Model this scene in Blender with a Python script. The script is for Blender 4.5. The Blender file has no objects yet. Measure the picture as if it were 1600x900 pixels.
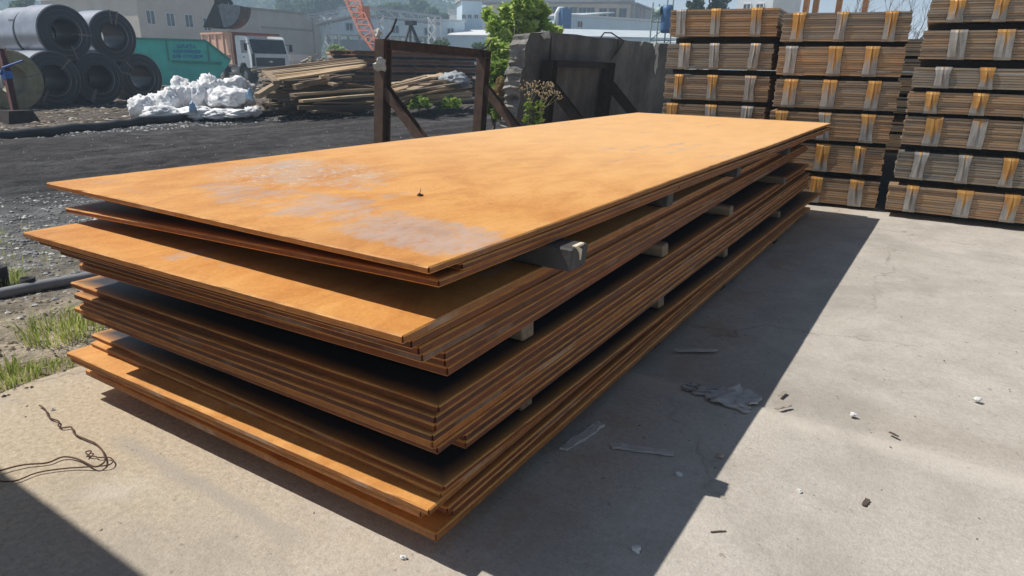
import bpy, bmesh, math, random
import numpy as np
from mathutils import Vector, Matrix, noise

random.seed(11)
RAD = math.radians
SC = bpy.context.scene
COL = SC.collection

# ------------------------------------------------------------------ camera
CAM_R = ((0.8376992759130812, 0.18648283608327124, -0.5133069987649098),
         (0.5458736003473093, -0.25700931210494404, 0.79747616010462),
         (0.01679093739388357, -0.9482459413768578, -0.3170925717889831))
EYE = Vector((0, 0, 1.385))
F_PX = 1041.66
cam_d = bpy.data.cameras.new('camera')
cam = bpy.data.objects.new('camera', cam_d)
COL.objects.link(cam)
m = Matrix.Identity(4)
for i in range(3):
    m[i][0] = CAM_R[i][0]
    m[i][1] = -CAM_R[i][1]
    m[i][2] = -CAM_R[i][2]
    m[i][3] = EYE[i]
cam.matrix_world = m
cam_d.sensor_width = 36
cam_d.lens = 36 * F_PX / 1600
cam_d.clip_start = 0.05
cam_d.clip_end = 3000
SC.camera = cam

# ------------------------------------------------------------------ light
SUN_DIR = Vector((0.61, 0.23, -1.0)).normalized()
sun_d = bpy.data.lights.new('sun', 'SUN')
sun_d.energy = 5.0
sun_d.angle = RAD(0.5)
sun_d.color = (1.0, 0.955, 0.88)
sun = bpy.data.objects.new('sun', sun_d)
COL.objects.link(sun)
sun.rotation_euler = SUN_DIR.to_track_quat('-Z', 'Y').to_euler()
W = bpy.data.worlds.new('World')
SC.world = W
W.use_nodes = True
wn = W.node_tree
bg = wn.nodes['Background']
sky = wn.nodes.new('ShaderNodeTexSky')
sky.sky_type = 'NISHITA'
sky.sun_disc = False
sky.sun_elevation = math.asin(-SUN_DIR.z)
sky.sun_rotation = math.atan2(-SUN_DIR.x, -SUN_DIR.y)
sky.air_density = 1.0
sky.dust_density = 1.0
sky.ozone_density = 3.0
# summer haze whitens the sky evenly towards the horizon, all the way round
geo = wn.nodes.new('ShaderNodeNewGeometry')
sepz = wn.nodes.new('ShaderNodeSeparateXYZ')
wn.links.new(geo.outputs['Incoming'], sepz.inputs[0])
absz = wn.nodes.new('ShaderNodeMath')
absz.operation = 'ABSOLUTE'
wn.links.new(sepz.outputs[2], absz.inputs[0])
inv = wn.nodes.new('ShaderNodeMath')
inv.operation = 'SUBTRACT'
inv.inputs[0].default_value = 1.0
wn.links.new(absz.outputs[0], inv.inputs[1])
pw = wn.nodes.new('ShaderNodeMath')
pw.operation = 'POWER'
pw.inputs[1].default_value = 12.0
wn.links.new(inv.outputs[0], pw.inputs[0])
mx = wn.nodes.new('ShaderNodeMix')
mx.data_type = 'RGBA'
mx.inputs[7].default_value = (28.0, 31.0, 34.5, 1)
wn.links.new(pw.outputs[0], mx.inputs[0])
wn.links.new(sky.outputs[0], mx.inputs[6])
wn.links.new(mx.outputs[2], bg.inputs[0])
bg.inputs[1].default_value = 0.05
SC.view_settings.view_transform = 'Standard'
SC.view_settings.look = 'None'
SC.view_settings.exposure = 0.07
SC.view_settings.gamma = 1.0
SC.cycles.use_denoising = True
SC.cycles.max_bounces = 8
SC.cycles.volume_bounces = 1


# ------------------------------------------------------------------ helpers
def at(px, py, d):
    """world point seen at photograph pixel (px, py) at camera depth d (metres)"""
    v = ((px - 800) * d / F_PX, (py - 450) * d / F_PX, d)
    return Vector([sum(CAM_R[i][k] * v[k] for k in range(3)) for i in range(3)]) + EYE


def on_z(px, py, z=0.0):
    v = at(px, py, 1.0) - EYE
    return EYE + v * ((z - EYE.z) / v.z)


class MB:
    """collects geometry, links it as ONE mesh object"""
    def __init__(s):
        s.v, s.f, s.mi, s.cur = [], [], [], 0

    def add(s, vs, fs):
        o = len(s.v)
        s.v += [tuple(q) for q in vs]
        s.f += [tuple(o + i for i in q) for q in fs]
        s.mi += [s.cur] * len(fs)
        return s

    def box(s, c, sz, M=None, taper=1.0):
        x, y, z = sz[0] / 2, sz[1] / 2, sz[2] / 2
        vs = [Vector((sx * x * (taper if zz > 0 else 1), sy * y * (taper if zz > 0 else 1), zz * z))
              for zz in (-1, 1) for sx, sy in ((-1, -1), (1, -1), (1, 1), (-1, 1))]
        if M is not None:
            vs = [M @ q for q in vs]
        c = Vector(c)
        vs = [q + c for q in vs]
        return s.add(vs, [(3, 2, 1, 0), (4, 5, 6, 7), (0, 1, 5, 4), (1, 2, 6, 5), (2, 3, 7, 6), (3, 0, 4, 7)])

    def beam(s, a, b, w, h, up=(0, 0, 1)):
        a, b = Vector(a), Vector(b)
        d = b - a
        L = d.length
        d.normalize()
        up = Vector(up)
        sx = d.cross(up)
        if sx.length < 1e-4:
            sx = d.cross(Vector((1, 0, 0)))
        sx.normalize()
        uz = sx.cross(d)
        M = Matrix((sx, d, uz)).transposed()
        return s.box((a + b) / 2, (w, L, h), M)

    def ibeam(s, a, b, w, h, t=0.014, up=(0, 0, 1)):
        """H section: flanges are `w` wide, `h` apart along `up`"""
        a, b = Vector(a), Vector(b)
        d = (b - a).normalized()
        sx = d.cross(Vector(up)).normalized()
        uz = sx.cross(d)
        o = uz * (h / 2 - t / 2)
        s.beam(a + o, b + o, w, t, up)
        s.beam(a - o, b - o, w, t, up)
        return s.beam(a, b, t, h - 2 * t - .001, up)

    def tube(s, pts, r, n=6, cap=True, r1=None):
        pts = [Vector(p) for p in pts]
        rings = []
        prev = None
        N = len(pts)
        vs, fs = [], []
        for i, p in enumerate(pts):
            d = (pts[min(i + 1, N - 1)] - pts[max(i - 1, 0)])
            if d.length < 1e-7:
                d = Vector((0, 0, 1))
            d.normalize()
            if prev is None:
                u = d.cross(Vector((0, 0, 1)))
                if u.length < 1e-3:
                    u = d.cross(Vector((1, 0, 0)))
            else:
                u = prev - d * prev.dot(d)
                if u.length < 1e-4:
                    u = d.cross(Vector((0.3, 1, 0.2)))
            u.normalize()
            prev = u
            w = d.cross(u)
            rr = r if r1 is None else r + (r1 - r) * i / max(1, N - 1)
            for k in range(n):
                an = 2 * math.pi * k / n
                vs.append(p + (u * math.cos(an) + w * math.sin(an)) * rr)
        for i in range(N - 1):
            for k in range(n):
                fs.append((i * n + k, i * n + (k + 1) % n, (i + 1) * n + (k + 1) % n, (i + 1) * n + k))
        if cap:
            fs.append(tuple(range(n - 1, -1, -1)))
            fs.append(tuple((N - 1) * n + k for k in range(n)))
        return s.add(vs, fs)

    def prism(s, poly, a, b, fn):
        """poly of 2-d points extruded from a to b; fn(u, v, w) -> point"""
        n = len(poly)
        vs = [fn(p[0], p[1], a) for p in poly] + [fn(p[0], p[1], b) for p in poly]
        fs = [tuple(range(n - 1, -1, -1)), tuple(range(n, 2 * n))]
        fs += [(i, (i + 1) % n, n + (i + 1) % n, n + i) for i in range(n)]
        return s.add(vs, fs)

    def lathe(s, prof, n=32, axis='Y', closed=True):
        """profile of (radius, offset along the axis)"""
        vs, fs = [], []
        k = len(prof)
        for i in range(n):
            an = 2 * math.pi * i / n
            for r, o in prof:
                if axis == 'Y':
                    vs.append((r * math.cos(an), o, r * math.sin(an)))
                elif axis == 'X':
                    vs.append((o, r * math.cos(an), r * math.sin(an)))
                else:
                    vs.append((r * math.cos(an), r * math.sin(an), o))
        for i in range(n):
            j = (i + 1) % n
            for q in range(k if closed else k - 1):
                q2 = (q + 1) % k
                fs.append((i * k + q, i * k + q2, j * k + q2, j * k + q))
        return s.add(vs, fs)

    def blob(s, c, r, seed=0, sub=1, amp=.25, flat=None):
        bm = bmesh.new()
        bmesh.ops.create_icosphere(bm, subdivisions=sub, radius=1)
        c = Vector(c)
        r = Vector(r) if hasattr(r, '__len__') else Vector((r, r, r))
        sd = Vector((seed * 7.13, seed * 3.7, seed * 1.9))
        vs = []
        for q in bm.verts:
            k = 1 + amp * noise.noise(q.co * 1.7 + sd) * 2
            p = Vector((q.co.x * r.x, q.co.y * r.y, q.co.z * r.z)) * k
            if flat is not None and p.z < flat:
                p.z = flat
            vs.append(c + p)
        fs = [tuple(l.index for l in f.verts) for f in bm.faces]
        bm.free()
        return s.add(vs, fs)

    def build(s, name, mats, parent=None, smooth=False, loc=None, fix=True):
        me = bpy.data.meshes.new(name)
        v = s.v
        if loc is not None:
            L = Vector(loc)
            v = [(p[0] - L.x, p[1] - L.y, p[2] - L.z) for p in v]
        me.from_pydata(v, [], s.f)
        if not isinstance(mats, (list, tuple)):
            mats = [mats]
        for q in mats:
            me.materials.append(q)
        if len(mats) > 1:
            me.polygons.foreach_set('material_index', s.mi)
        if fix:
            bm = bmesh.new()
            bm.from_mesh(me)
            bmesh.ops.recalc_face_normals(bm, faces=bm.faces)
            bm.to_mesh(me)
            bm.free()
        if smooth:
            me.polygons.foreach_set('use_smooth', [True] * len(me.polygons))
        me.update()
        o = bpy.data.objects.new(name, me)
        COL.objects.link(o)
        if parent is not None:
            o.parent = parent
        if loc is not None:
            o.location = loc
        return o


def tag(o, label=None, cat=None, group=None, kind=None):
    if label:
        o['label'] = label
    if cat:
        o['category'] = cat
    if group:
        o['group'] = group
    if kind:
        o['kind'] = kind
    return o


def thing(name, label, cat, loc=(0, 0, 0), rz=0.0, group=None):
    o = bpy.data.objects.new(name, None)
    COL.objects.link(o)
    o.empty_display_size = .2
    o.location = loc
    o.rotation_euler = (0, 0, rz)
    return tag(o, label, cat, group)


def copy_tree(o, parent=None):
    c = o.copy()
    COL.objects.link(c)
    if parent is not None:
        c.parent = parent
    for ch in list(o.children):
        copy_tree(ch, c)
    return c


# ------------------------------------------------------------------ materials
class NT:
    def __init__(s, name):
        s.mat = bpy.data.materials.new(name)
        s.mat.use_nodes = True
        s.t = s.mat.node_tree
        s.n = s.t.nodes
        s.bsdf = s.n['Principled BSDF']
        s._tc = None

    def link(s, a, b):
        s.t.links.new(a, b)

    def tc(s, k='Object'):
        if s._tc is None:
            s._tc = s.n.new('ShaderNodeTexCoord')
        return s._tc.outputs[k]

    def mapping(s, src, scale=(1, 1, 1), loc=(0, 0, 0)):
        q = s.n.new('ShaderNodeMapping')
        q.inputs['Scale'].default_value = scale
        q.inputs['Location'].default_value = loc
        s.link(src, q.inputs['Vector'])
        return q.outputs[0]

    def noise(s, src, scale, detail=6, rough=.55, dist=0):
        q = s.n.new('ShaderNodeTexNoise')
        q.inputs['Scale'].default_value = scale
        q.inputs['Detail'].default_value = detail
        q.inputs['Roughness'].default_value = rough
        q.inputs['Distortion'].default_value = dist
        s.link(src, q.inputs['Vector'])
        return q.outputs['Fac']

    def voro(s, src, scale, feat='F1'):
        q = s.n.new('ShaderNodeTexVoronoi')
        q.feature = feat
        q.inputs['Scale'].default_value = scale
        s.link(src, q.inputs['Vector'])
        return q.outputs['Distance']

    def ramp(s, fac, stops, interp='LINEAR'):
        q = s.n.new('ShaderNodeValToRGB')
        q.color_ramp.interpolation = interp
        e = q.color_ramp.elements
        while len(e) < len(stops):
            e.new(0.5)
        for k, (p, c) in enumerate(stops):
            e[k].position = p
            e[k].color = (c, c, c, 1) if not hasattr(c, '__len__') else (*c, 1)
        s.link(fac, q.inputs[0])
        return q.outputs[0]

    def math(s, op, a, b=None, clamp=False):
        q = s.n.new('ShaderNodeMath')
        q.operation = op
        q.use_clamp = clamp
        for k, x in enumerate((a, b)):
            if x is None:
                continue
            if isinstance(x, (int, float)):
                q.inputs[k].default_value = x
            else:
                s.link(x, q.inputs[k])
        return q.outputs[0]

    def mix(s, fac, a, b, mode='MIX'):
        q = s.n.new('ShaderNodeMix')
        q.data_type = 'RGBA'
        q.blend_type = mode
        for k, x in ((0, fac), (6, a), (7, b)):
            if isinstance(x, (int, float)):
                q.inputs[k].default_value = x
            elif hasattr(x, '__len__') and not hasattr(x, 'node'):
                q.inputs[k].default_value = (*x, 1)
            else:
                s.link(x, q.inputs[k])
        return q.outputs[2]

    def sep(s, src):
        q = s.n.new('ShaderNodeSeparateXYZ')
        s.link(src, q.inputs[0])
        return q.outputs

    def color(s, c):
        if hasattr(c, '__len__') and not hasattr(c, 'node'):
            s.bsdf.inputs['Base Color'].default_value = (*c, 1)
        else:
            s.link(c, s.bsdf.inputs['Base Color'])

    def bump(s, h, strength=.3, dist=.01):
        q = s.n.new('ShaderNodeBump')
        q.inputs['Strength'].default_value = strength
        q.inputs['Distance'].default_value = dist
        s.link(h, q.inputs['Height'])
        s.link(q.outputs[0], s.bsdf.inputs['Normal'])

    def set(s, rough=.8, metal=0., spec=.5):
        if isinstance(rough, (int, float)):
            s.bsdf.inputs['Roughness'].default_value = rough
        else:
            s.link(rough, s.bsdf.inputs['Roughness'])
        s.bsdf.inputs['Metallic'].default_value = metal
        s.bsdf.inputs['Specular IOR Level'].default_value = spec
        return s.mat

    def rnd(s):
        q = s.n.new('ShaderNodeObjectInfo')
        return q.outputs['Random']

    def island(s):
        q = s.n.new('ShaderNodeNewGeometry')
        return q.outputs['Random Per Island']


def simple(name, c0, c1, scale=3, rough=.8, metal=0., bump=.15, bscale=30, stretch=(1, 1, 1), spec=.4, vary=0., dist=.01):
    t = NT(name)
    v = t.mapping(t.tc(), stretch)
    n1 = t.noise(v, scale, 7, .6)
    col = t.ramp(n1, [(.3, c0), (.7, c1)])
    if vary:
        k = t.ramp(t.rnd(), [(0, 1 - vary), (1, 1 + vary)])
        col = t.mix(1.0, col, k, 'MULTIPLY')
    t.color(col)
    if bump:
        t.bump(t.noise(v, bscale, 5, .6), bump, dist)
    return t.set(rough, metal, spec)


MAT = {}


def mats():
    M = MAT
    # --- rusted plate -------------------------------------------------
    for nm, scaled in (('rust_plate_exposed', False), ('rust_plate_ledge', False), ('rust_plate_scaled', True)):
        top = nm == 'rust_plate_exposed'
        t = NT(nm)
        oc = t.tc('Object')
        rnd = t.rnd()
        ofs = t.n.new('ShaderNodeVectorMath')
        ofs.operation = 'ADD'
        cx = t.n.new('ShaderNodeCombineXYZ')
        t.link(t.math('MULTIPLY', rnd, 37.0), cx.inputs[0])
        t.link(t.math('MULTIPLY', rnd, 91.0), cx.inputs[2])
        t.link(oc, ofs.inputs[0])
        t.link(cx.outputs[0], ofs.inputs[1])
        v = oc if top else ofs.outputs[0]
        big = t.noise(t.mapping(v, (1.0, 1.25, 1)), .9, 5, .6, .3)
        midn = t.noise(t.mapping(v, (1.0, .55, 1)), 5.5, 8, .68, .6)
        streak = t.noise(t.mapping(v, (3.2, .45, 1)), 3.0, 7, .65)
        fine = t.noise(v, 85, 4, .7)
        rust = t.ramp(midn, [(.25, (.40, .135, .02)), (.42, (.57, .24, .05)), (.56, (.68, .33, .085)), (.78, (.76, .42, .15))])
        rust = t.mix(.25, rust, t.ramp(fine, [(.3, (.40, .14, .02)), (.7, (.80, .44, .15))]))
        blot = t.noise(t.mapping(v, (1, .5, 1), (3, 1, 7)), 1.6, 7, .62, .5)
        rust = t.mix(.5, rust, t.ramp(blot, [(.30, (.70, .58, .46)), (.46, (.98, .95, .90)), (.62, (1.06, 1.08, 1.16))]), 'MULTIPLY')
        scr = t.ramp(t.noise(t.mapping(v, (14, .6, 1)), 2.2, 5, .7), [(.60, 0), (.70, 1)])
        rust = t.mix(t.math('MULTIPLY', scr, .28), rust, (.36, .17, .07))
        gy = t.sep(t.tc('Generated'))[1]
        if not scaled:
            rust = t.mix(t.ramp(gy, [(.12, 0), (.5, .55)]), rust, (.86, .54, .26))  # rust painted paler towards the far end, copying its grazing sheen
        scale = t.ramp(t.noise(t.mapping(v, (1, .5, 1)), 9, 7, .7), [(.30, (.34, .225, .17)), (.52, (.47, .34, .275)), (.75, (.58, .44, .36))])
        g = t.sep(t.tc('Generated'))
        if scaled:
            ex = t.math('MULTIPLY', t.math('MINIMUM', g[0], t.math('SUBTRACT', 1.0, g[0])), 2.0)
            ey = t.math('MULTIPLY', t.math('MINIMUM', g[1], t.math('SUBTRACT', 1.0, g[1])), 6.0)
            e = t.math('MINIMUM', ex, ey)
            e = t.math('ADD', e, t.math('MULTIPLY', t.math('SUBTRACT', midn, .5), .07))
            mask = t.ramp(e, [(.004, 0), (.025, .6), (.065, 1)])
            scale = t.ramp(midn, [(.25, (.022, .022, .027)), (.75, (.05, .044, .046))])
        else:
            # mill scale survives mainly on the near third of the sheet
            ps = t.sep(oc)
            a = t.math('ADD', t.math('MULTIPLY', big, .60), t.math('MULTIPLY', streak, .48))
            a = t.math('ADD', a, t.math('MULTIPLY', t.math('SUBTRACT', t.noise(t.mapping(v, (1, .7, 1)), 21, 6, .72), .5), .30))
            reg = .02 if not top else None
            for cx_, cy_, rx_, ry_, wt_ in ((1.05, .34, .70, .25, .165), (1.72, .27, .38, .21, .19), (.32, .14, .40, .12, .15), (.62, .86, .60, .45, .10), (1.2, 2.6, .5, .12, .05)) if top else ():
                ddx = t.math('DIVIDE', t.math('SUBTRACT', ps[0], cx_), rx_)
                ddy = t.math('DIVIDE', t.math('SUBTRACT', ps[1], cy_), ry_)
                q = t.math('MULTIPLY', t.ramp(t.math('ADD', t.math('MULTIPLY', ddx, ddx), t.math('MULTIPLY', ddy, ddy)), [(.3, 1), (1.0, 0)]), wt_)
                reg = q if reg is None else t.math('MAXIMUM', reg, q)
            a = t.math('ADD', a, reg)
            rim_ = t.ramp(ps[1], [(.03, .22), (.09, 0)])
            a = t.math('SUBTRACT', a, rim_)
            mask = t.ramp(a, [(.635, 0), (.665, .5), (.74, .82)])
            brk = t.ramp(t.noise(t.mapping(v, (1, .6, 1)), 40, 6, .7), [(.38, 0), (.50, 1)])
            mask = t.mix(.6, mask, t.mix(1.0, mask, brk, 'MULTIPLY'))
        col = t.mix(mask, rust, scale)
        if top:
            # pale scuffed flecks about two fifths across, one metre in
            ps = t.sep(oc)
            dx = t.math('DIVIDE', t.math('SUBTRACT', ps[0], .55), .50)
            dy = t.math('DIVIDE', t.math('SUBTRACT', ps[1], .82), .42)
            d2 = t.math('ADD', t.math('MULTIPLY', dx, dx), t.math('MULTIPLY', dy, dy))
            reg = t.ramp(d2, [(.25, 1), (1.1, 0)])
            fl = t.ramp(t.noise(t.mapping(oc, (1, .8, 1)), 34, 5, .75), [(.56, 0), (.63, 1)])
            col = t.mix(t.math('MULTIPLY', t.math('MULTIPLY', reg, t.ramp(midn, [(.4, 0), (.6, 1)])), .6), col, (.42, .35, .30))
            col = t.mix(t.math('MULTIPLY', t.math('MULTIPLY', reg, fl), .65), col, (.74, .66, .58))
            sp = t.ramp(t.voro(oc, 5.5), [(.02, 1), (.05, 0)])
            col = t.mix(t.math('MULTIPLY', sp, .6), col, (.16, .09, .06))
        # cut edges: browner, streaked vertically, different on each plate
        nrm = t.sep(t.tc('Normal'))
        side = t.ramp(t.math('ABSOLUTE', nrm[2]), [(.4, 1), (.75, 0)])
        es = t.noise(t.mapping(v, (30, 30, 2.5)), 1.0, 6, .7)
        el = t.noise(t.mapping(v, (1.3, 1.3, 40)), 1.6, 5, .65)
        ec = t.ramp(es, [(.25, (.065, .017, .005)), (.6, (.26, .075, .013)), (.8, (.40, .125, .02))] if scaled else [(.25, (.22, .075, .014)), (.75, (.56, .225, .045))])  # edges that catch sun get the brighter colour, shaded plates' edges the darker
        grey = t.ramp(el, [(.40, (.032, .017, .017)), (.64, (.30, .09, .013))])
        ec = t.mix(.5, ec, grey)
        if scaled:
            ec = t.mix(1.0, ec, t.ramp(rnd, [(0, (.45, .40, .42)), (.35, (1, .85, .7)), (.7, (.72, .64, .62)), (1, (1.3, 1.2, 1.0))]), 'MULTIPLY')
        wh = t.ramp(t.noise(t.mapping(v, (2.2, 2.2, 1)), .9, 3, .5), [(.60, 0), (.66, 1)])
        ec = t.mix(t.math('MULTIPLY', wh, .45 if not scaled else .2), ec, t.ramp(es, [(.3, (.28, .22, .16)), (.7, (.58, .52, .42))]))
        col = t.mix(side, col, ec)
        t.color(col)
        t.bump(t.math('ADD', fine, t.math('MULTIPLY', es, t.math('MULTIPLY', side, .8))), .35, .002)
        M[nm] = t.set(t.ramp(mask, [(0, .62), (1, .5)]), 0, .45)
    # --- concrete ------------------------------------------------------
    t = NT('concrete')
    oc = t.tc()
    big = t.noise(oc, .55, 6, .6, .4)
    med = t.noise(t.mapping(oc, (1, 1, 1)), 3.2, 8, .65, .2)
    fine = t.noise(oc, 46, 5, .7)
    grit = t.voro(oc, 120)
    base = t.ramp(med, [(.25, (.375, .340, .295)), (.5, (.46, .42, .37)), (.75, (.53, .485, .43))])
    base = t.mix(t.ramp(big, [(.35, .0), (.7, .55)]), base, (.43, .395, .345))
    # sandy dust lies thicker towards the verge
    ps = t.sep(oc)
    sand = t.ramp(t.math('ADD', ps[0], t.math('MULTIPLY', t.math('SUBTRACT', med, .5), 2.4)), [(0, 0), (1, 0)])
    sx = t.math('MULTIPLY', t.math('ADD', t.math('MULTIPLY', ps[0], -1.0), t.math('MULTIPLY', t.math('SUBTRACT', med, .5), 1.6)), .25)
    sand = t.ramp(sx, [(.18, 0), (.62, .85)])
    base = t.mix(sand, base, t.ramp(fine, [(.3, (.40, .32, .215)), (.7, (.52, .43, .31))]))
    base = t.mix(.55, base, t.ramp(fine, [(.28, (.72, .71, .70)), (.5, (1, 1, 1)), (.72, (1.22, 1.22, 1.22))]), 'MULTIPLY')
    base = t.mix(.5, base, t.ramp(t.noise(oc, 130, 3, .8), [(.3, .72), (.7, 1.25)]), 'MULTIPLY')
    # dark specks and stains
    sp = t.ramp(t.noise(oc, 24, 3, .6), [(.665, 0), (.72, 1)])
    base = t.mix(t.math('MULTIPLY', sp, .55), base, (.17, .135, .105))
    base = t.mix(t.math('MULTIPLY', t.ramp(t.noise(t.mapping(oc, (1, 1, 1), (5, 9, 0)), 1.5, 6, .65), [(.50, 0), (.70, 1)]), .5), base, (.30, .265, .23))
    # damp grey streak that runs across the near bay
    wy = t.math('ADD', ps[1], t.math('MULTIPLY', t.math('SUBTRACT', med, .5), .10))
    dy = t.math('ABSOLUTE', t.math('SUBTRACT', wy, 1.065))
    strk = t.math('MULTIPLY', t.ramp(dy, [(.012, 1), (.045, 0)]), t.ramp(fine, [(.35, .25), (.6, 1)]))
    strk = t.math('MULTIPLY', strk, t.math('MULTIPLY', t.ramp(t.math('MULTIPLY', ps[0], -.25), [(.33, 0), (.40, 1), (.60, 1), (.64, 0)]), .6))
    base = t.mix(strk, base, (.30, .285, .27))
    # lighter worn lip along the joint
    jy = t.math('ADD', ps[1], t.math('MULTIPLY', t.math('SUBTRACT', med, .5), .16))
    lip = t.ramp(t.math('ABSOLUTE', t.math('SUBTRACT', jy, 2.72)), [(.02, 1), (.12, 0)])
    base = t.mix(t.math('MULTIPLY', lip, .45), base, (.60, .55, .475))
    dk = t.ramp(t.math('ABSOLUTE', t.math('SUBTRACT', jy, 2.95)), [(.03, 1), (.22, 0)])
    base = t.mix(t.math('MULTIPLY', dk, .35), base, (.30, .255, .20))
    wob = t.n.new('ShaderNodeVectorMath')
    wob.operation = 'ADD'
    nv = t.n.new('ShaderNodeTexNoise')
    nv.inputs['Scale'].default_value = 2.6
    nv.inputs['Detail'].default_value = 6
    t.link(oc, nv.inputs['Vector'])
    sc_ = t.n.new('ShaderNodeVectorMath')
    sc_.operation = 'SCALE'
    sc_.inputs['Scale'].default_value = .55
    t.link(nv.outputs['Color'], sc_.inputs[0])
    t.link(oc, wob.inputs[0])
    t.link(sc_.outputs[0], wob.inputs[1])
    cr = t.voro(wob.outputs[0], .42, 'DISTANCE_TO_EDGE')
    crk = t.math('MULTIPLY', t.ramp(cr, [(.0012, 1), (.0045, 0)]), t.ramp(big, [(.46, 0), (.56, 1)]))
    base = t.mix(t.math('MULTIPLY', crk, .55), base, (.14, .12, .10))
    oil = t.ramp(t.noise(t.mapping(oc, (1, 1, 1), (2, 5, 1)), .9, 7, .68, .6), [(.52, 0), (.66, 1)])
    base = t.mix(t.math('MULTIPLY', oil, .42), base, (.27, .245, .22))
    pale = t.ramp(t.noise(t.mapping(oc, (1, 1, 1), (8, 2, 1)), 1.1, 7, .68, .4), [(.54, 0), (.68, 1)])
    base = t.mix(t.math('MULTIPLY', pale, .35), base, (.62, .575, .51))
    rs_ = t.math('MULTIPLY', t.ramp(t.math('ABSOLUTE', t.math('ADD', ps[0], .95)), [(.02, 1), (.30, 0)]), t.ramp(med, [(.42, 0), (.60, 1)]))
    base = t.mix(t.math('MULTIPLY', rs_, .35), base, (.27, .15, .07))
    t.color(base)
    h = t.math('ADD', t.math('MULTIPLY', med, 1.2), t.math('ADD', t.math('MULTIPLY', fine, .8), t.math('MULTIPLY', grit, .35)))
    t.bump(h, .55, .006)
    M['concrete'] = t.set(.92, 0, .25)
    # --- bare ground ----------------------------------------------------
    t = NT('yard_ground')
    oc = t.tc()
    ps = t.sep(oc)
    big = t.noise(oc, .45, 6, .6)
    med = t.noise(oc, 2.2, 8, .7)
    lon = t.noise(t.mapping(oc, (1.6, .14, 1)), 1.3, 7, .65)
    fine = t.noise(oc, 22, 6, .7)
    xx = t.math('ADD', ps[0], t.math('MULTIPLY', t.math('SUBTRACT', med, .5), 1.5))
    xf = t.math('DIVIDE', t.math('ADD', xx, 26.0), 24.0)
    col = t.ramp(xf, [(.0, (.17, .145, .12)), (.30, (.16, .13, .105)), (.44, (.15, .125, .105)), (.475, (.085, .078, .074)),
                      (.55, (.065, .060, .059)), (.68, (.056, .052, .052)), (.765, (.07, .068, .07)), (.80, (.18, .18, .182)), (.85, (.26, .245, .215)),
                      (.89, (.36, .31, .235)), (.93, (.48, .40, .295)), (1, (.50, .42, .31))])
    col = t.mix(.85, col, t.ramp(lon, [(.3, .42), (.5, .9), (.7, 1.75)]), 'MULTIPLY')
    dst = t.ramp(t.noise(t.mapping(oc, (1.1, .10, 1), (3, 0, 0)), 1.1, 6, .6), [(.50, 0), (.70, .5)])
    col = t.mix(dst, col, t.mix(.75, col, (.21, .205, .205)))
    col = t.mix(.8, col, t.ramp(fine, [(.25, .45), (.75, 1.6)]), 'MULTIPLY')
    clod = t.noise(t.mapping(oc, (1, .6, 1)), 5.5, 8, .72)
    col = t.mix(.8, col, t.ramp(clod, [(.34, .35), (.5, 1.0), (.68, 1.5)]), 'MULTIPLY')
    ch = t.ramp(t.noise(oc, 14, 4, .75), [(.66, 0), (.72, 1)])
    col = t.mix(t.math('MULTIPLY', ch, .35), col, (.34, .31, .28))
    t.color(col)
    t.bump(t.math('ADD', clod, fine), 1.0, .05)
    M['yard_ground'] = t.set(.95, 0, .2)
    # --- pack steel -----------------------------------------------------
    t = NT('pack_sheet')
    isl = t.island()
    oc = t.tc()
    st = t.noise(t.mapping(oc, (1.2, 1, 22)), 2.0, 6, .65)
    gr = t.noise(t.mapping(oc, (9, 9, 40)), 1.5, 5, .7)
    col = t.ramp(isl, [(0, (.16, .14, .125)), (.35, (.27, .225, .18)), (.7, (.36, .26, .175)), (.88, (.47, .28, .12)), (1, (.80, .72, .60))])
    blz = t.noise(t.mapping(oc, (2.6, 1, 5)), 1.0, 6, .65)
    col = t.mix(t.ramp(blz, [(.48, 0), (.64, .55)]), col, (.44, .22, .07))
    col = t.mix(.5, col, t.ramp(st, [(.3, (.19, .185, .18)), (.48, (.30, .24, .175)), (.6, (.42, .235, .09)), (.68, (.30, .26, .22)), (.84, (.66, .60, .52))]))
    col = t.mix(.3, col, t.ramp(gr, [(.3, .6), (.7, 1.4)]), 'MULTIPLY')
    col = t.mix(1.0, col, t.ramp(t.rnd(), [(0, (.72, .86, 1.02)), (.35, (.95, .98, 1.0)), (.6, (1.0, .94, .86)), (1, (1.28, 1.05, .80))]), 'MULTIPLY')
    t.color(col)
    t.bump(gr, .35, .003)
    M['pack_sheet'] = t.set(.55, .25, .5)
    t = NT('pack_strap')
    g = t.sep(t.tc('Generated'))
    oc = t.tc()
    rnd = t.rnd()
    nz = t.noise(t.mapping(oc, (18, 8, 4)), 1.0, 6, .65)
    up = t.math('ADD', g[2], t.math('ADD', t.math('MULTIPLY', t.math('SUBTRACT', nz, .5), 1.3), t.math('MULTIPLY', t.math('SUBTRACT', rnd, .5), .9)))
    mid = t.math('ABSOLUTE', t.math('SUBTRACT', g[0], .5))
    up = t.math('ADD', up, t.ramp(mid, [(.0, .35), (.12, 0)]))
    k = t.ramp(up, [(.62, 0), (.90, 1)])
    grey = t.ramp(nz, [(.3, (.20, .185, .17)), (.7, (.42, .40, .37))])
    rust = t.ramp(nz, [(.3, (.34, .15, .035)), (.7, (.54, .30, .08))])
    t.color(t.mix(k, grey, rust))
    M['pack_strap'] = t.set(.45, .3, .5)
    M['bearer_dark'] = simple('bearer_dark', (.02, .018, .016), (.05, .04, .033), 6, .9)
    # --- timber -----------------------------------------------------------
    M['bearer_pale'] = simple('bearer_pale', (.11, .085, .058), (.24, .185, .125), 5, .85, stretch=(1, 8, 8), vary=.25)
    M['bearer_tarred'] = simple('bearer_tarred', (.030, .030, .033), (.10, .095, .09), 7, .7, bump=.5, bscale=18)
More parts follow.
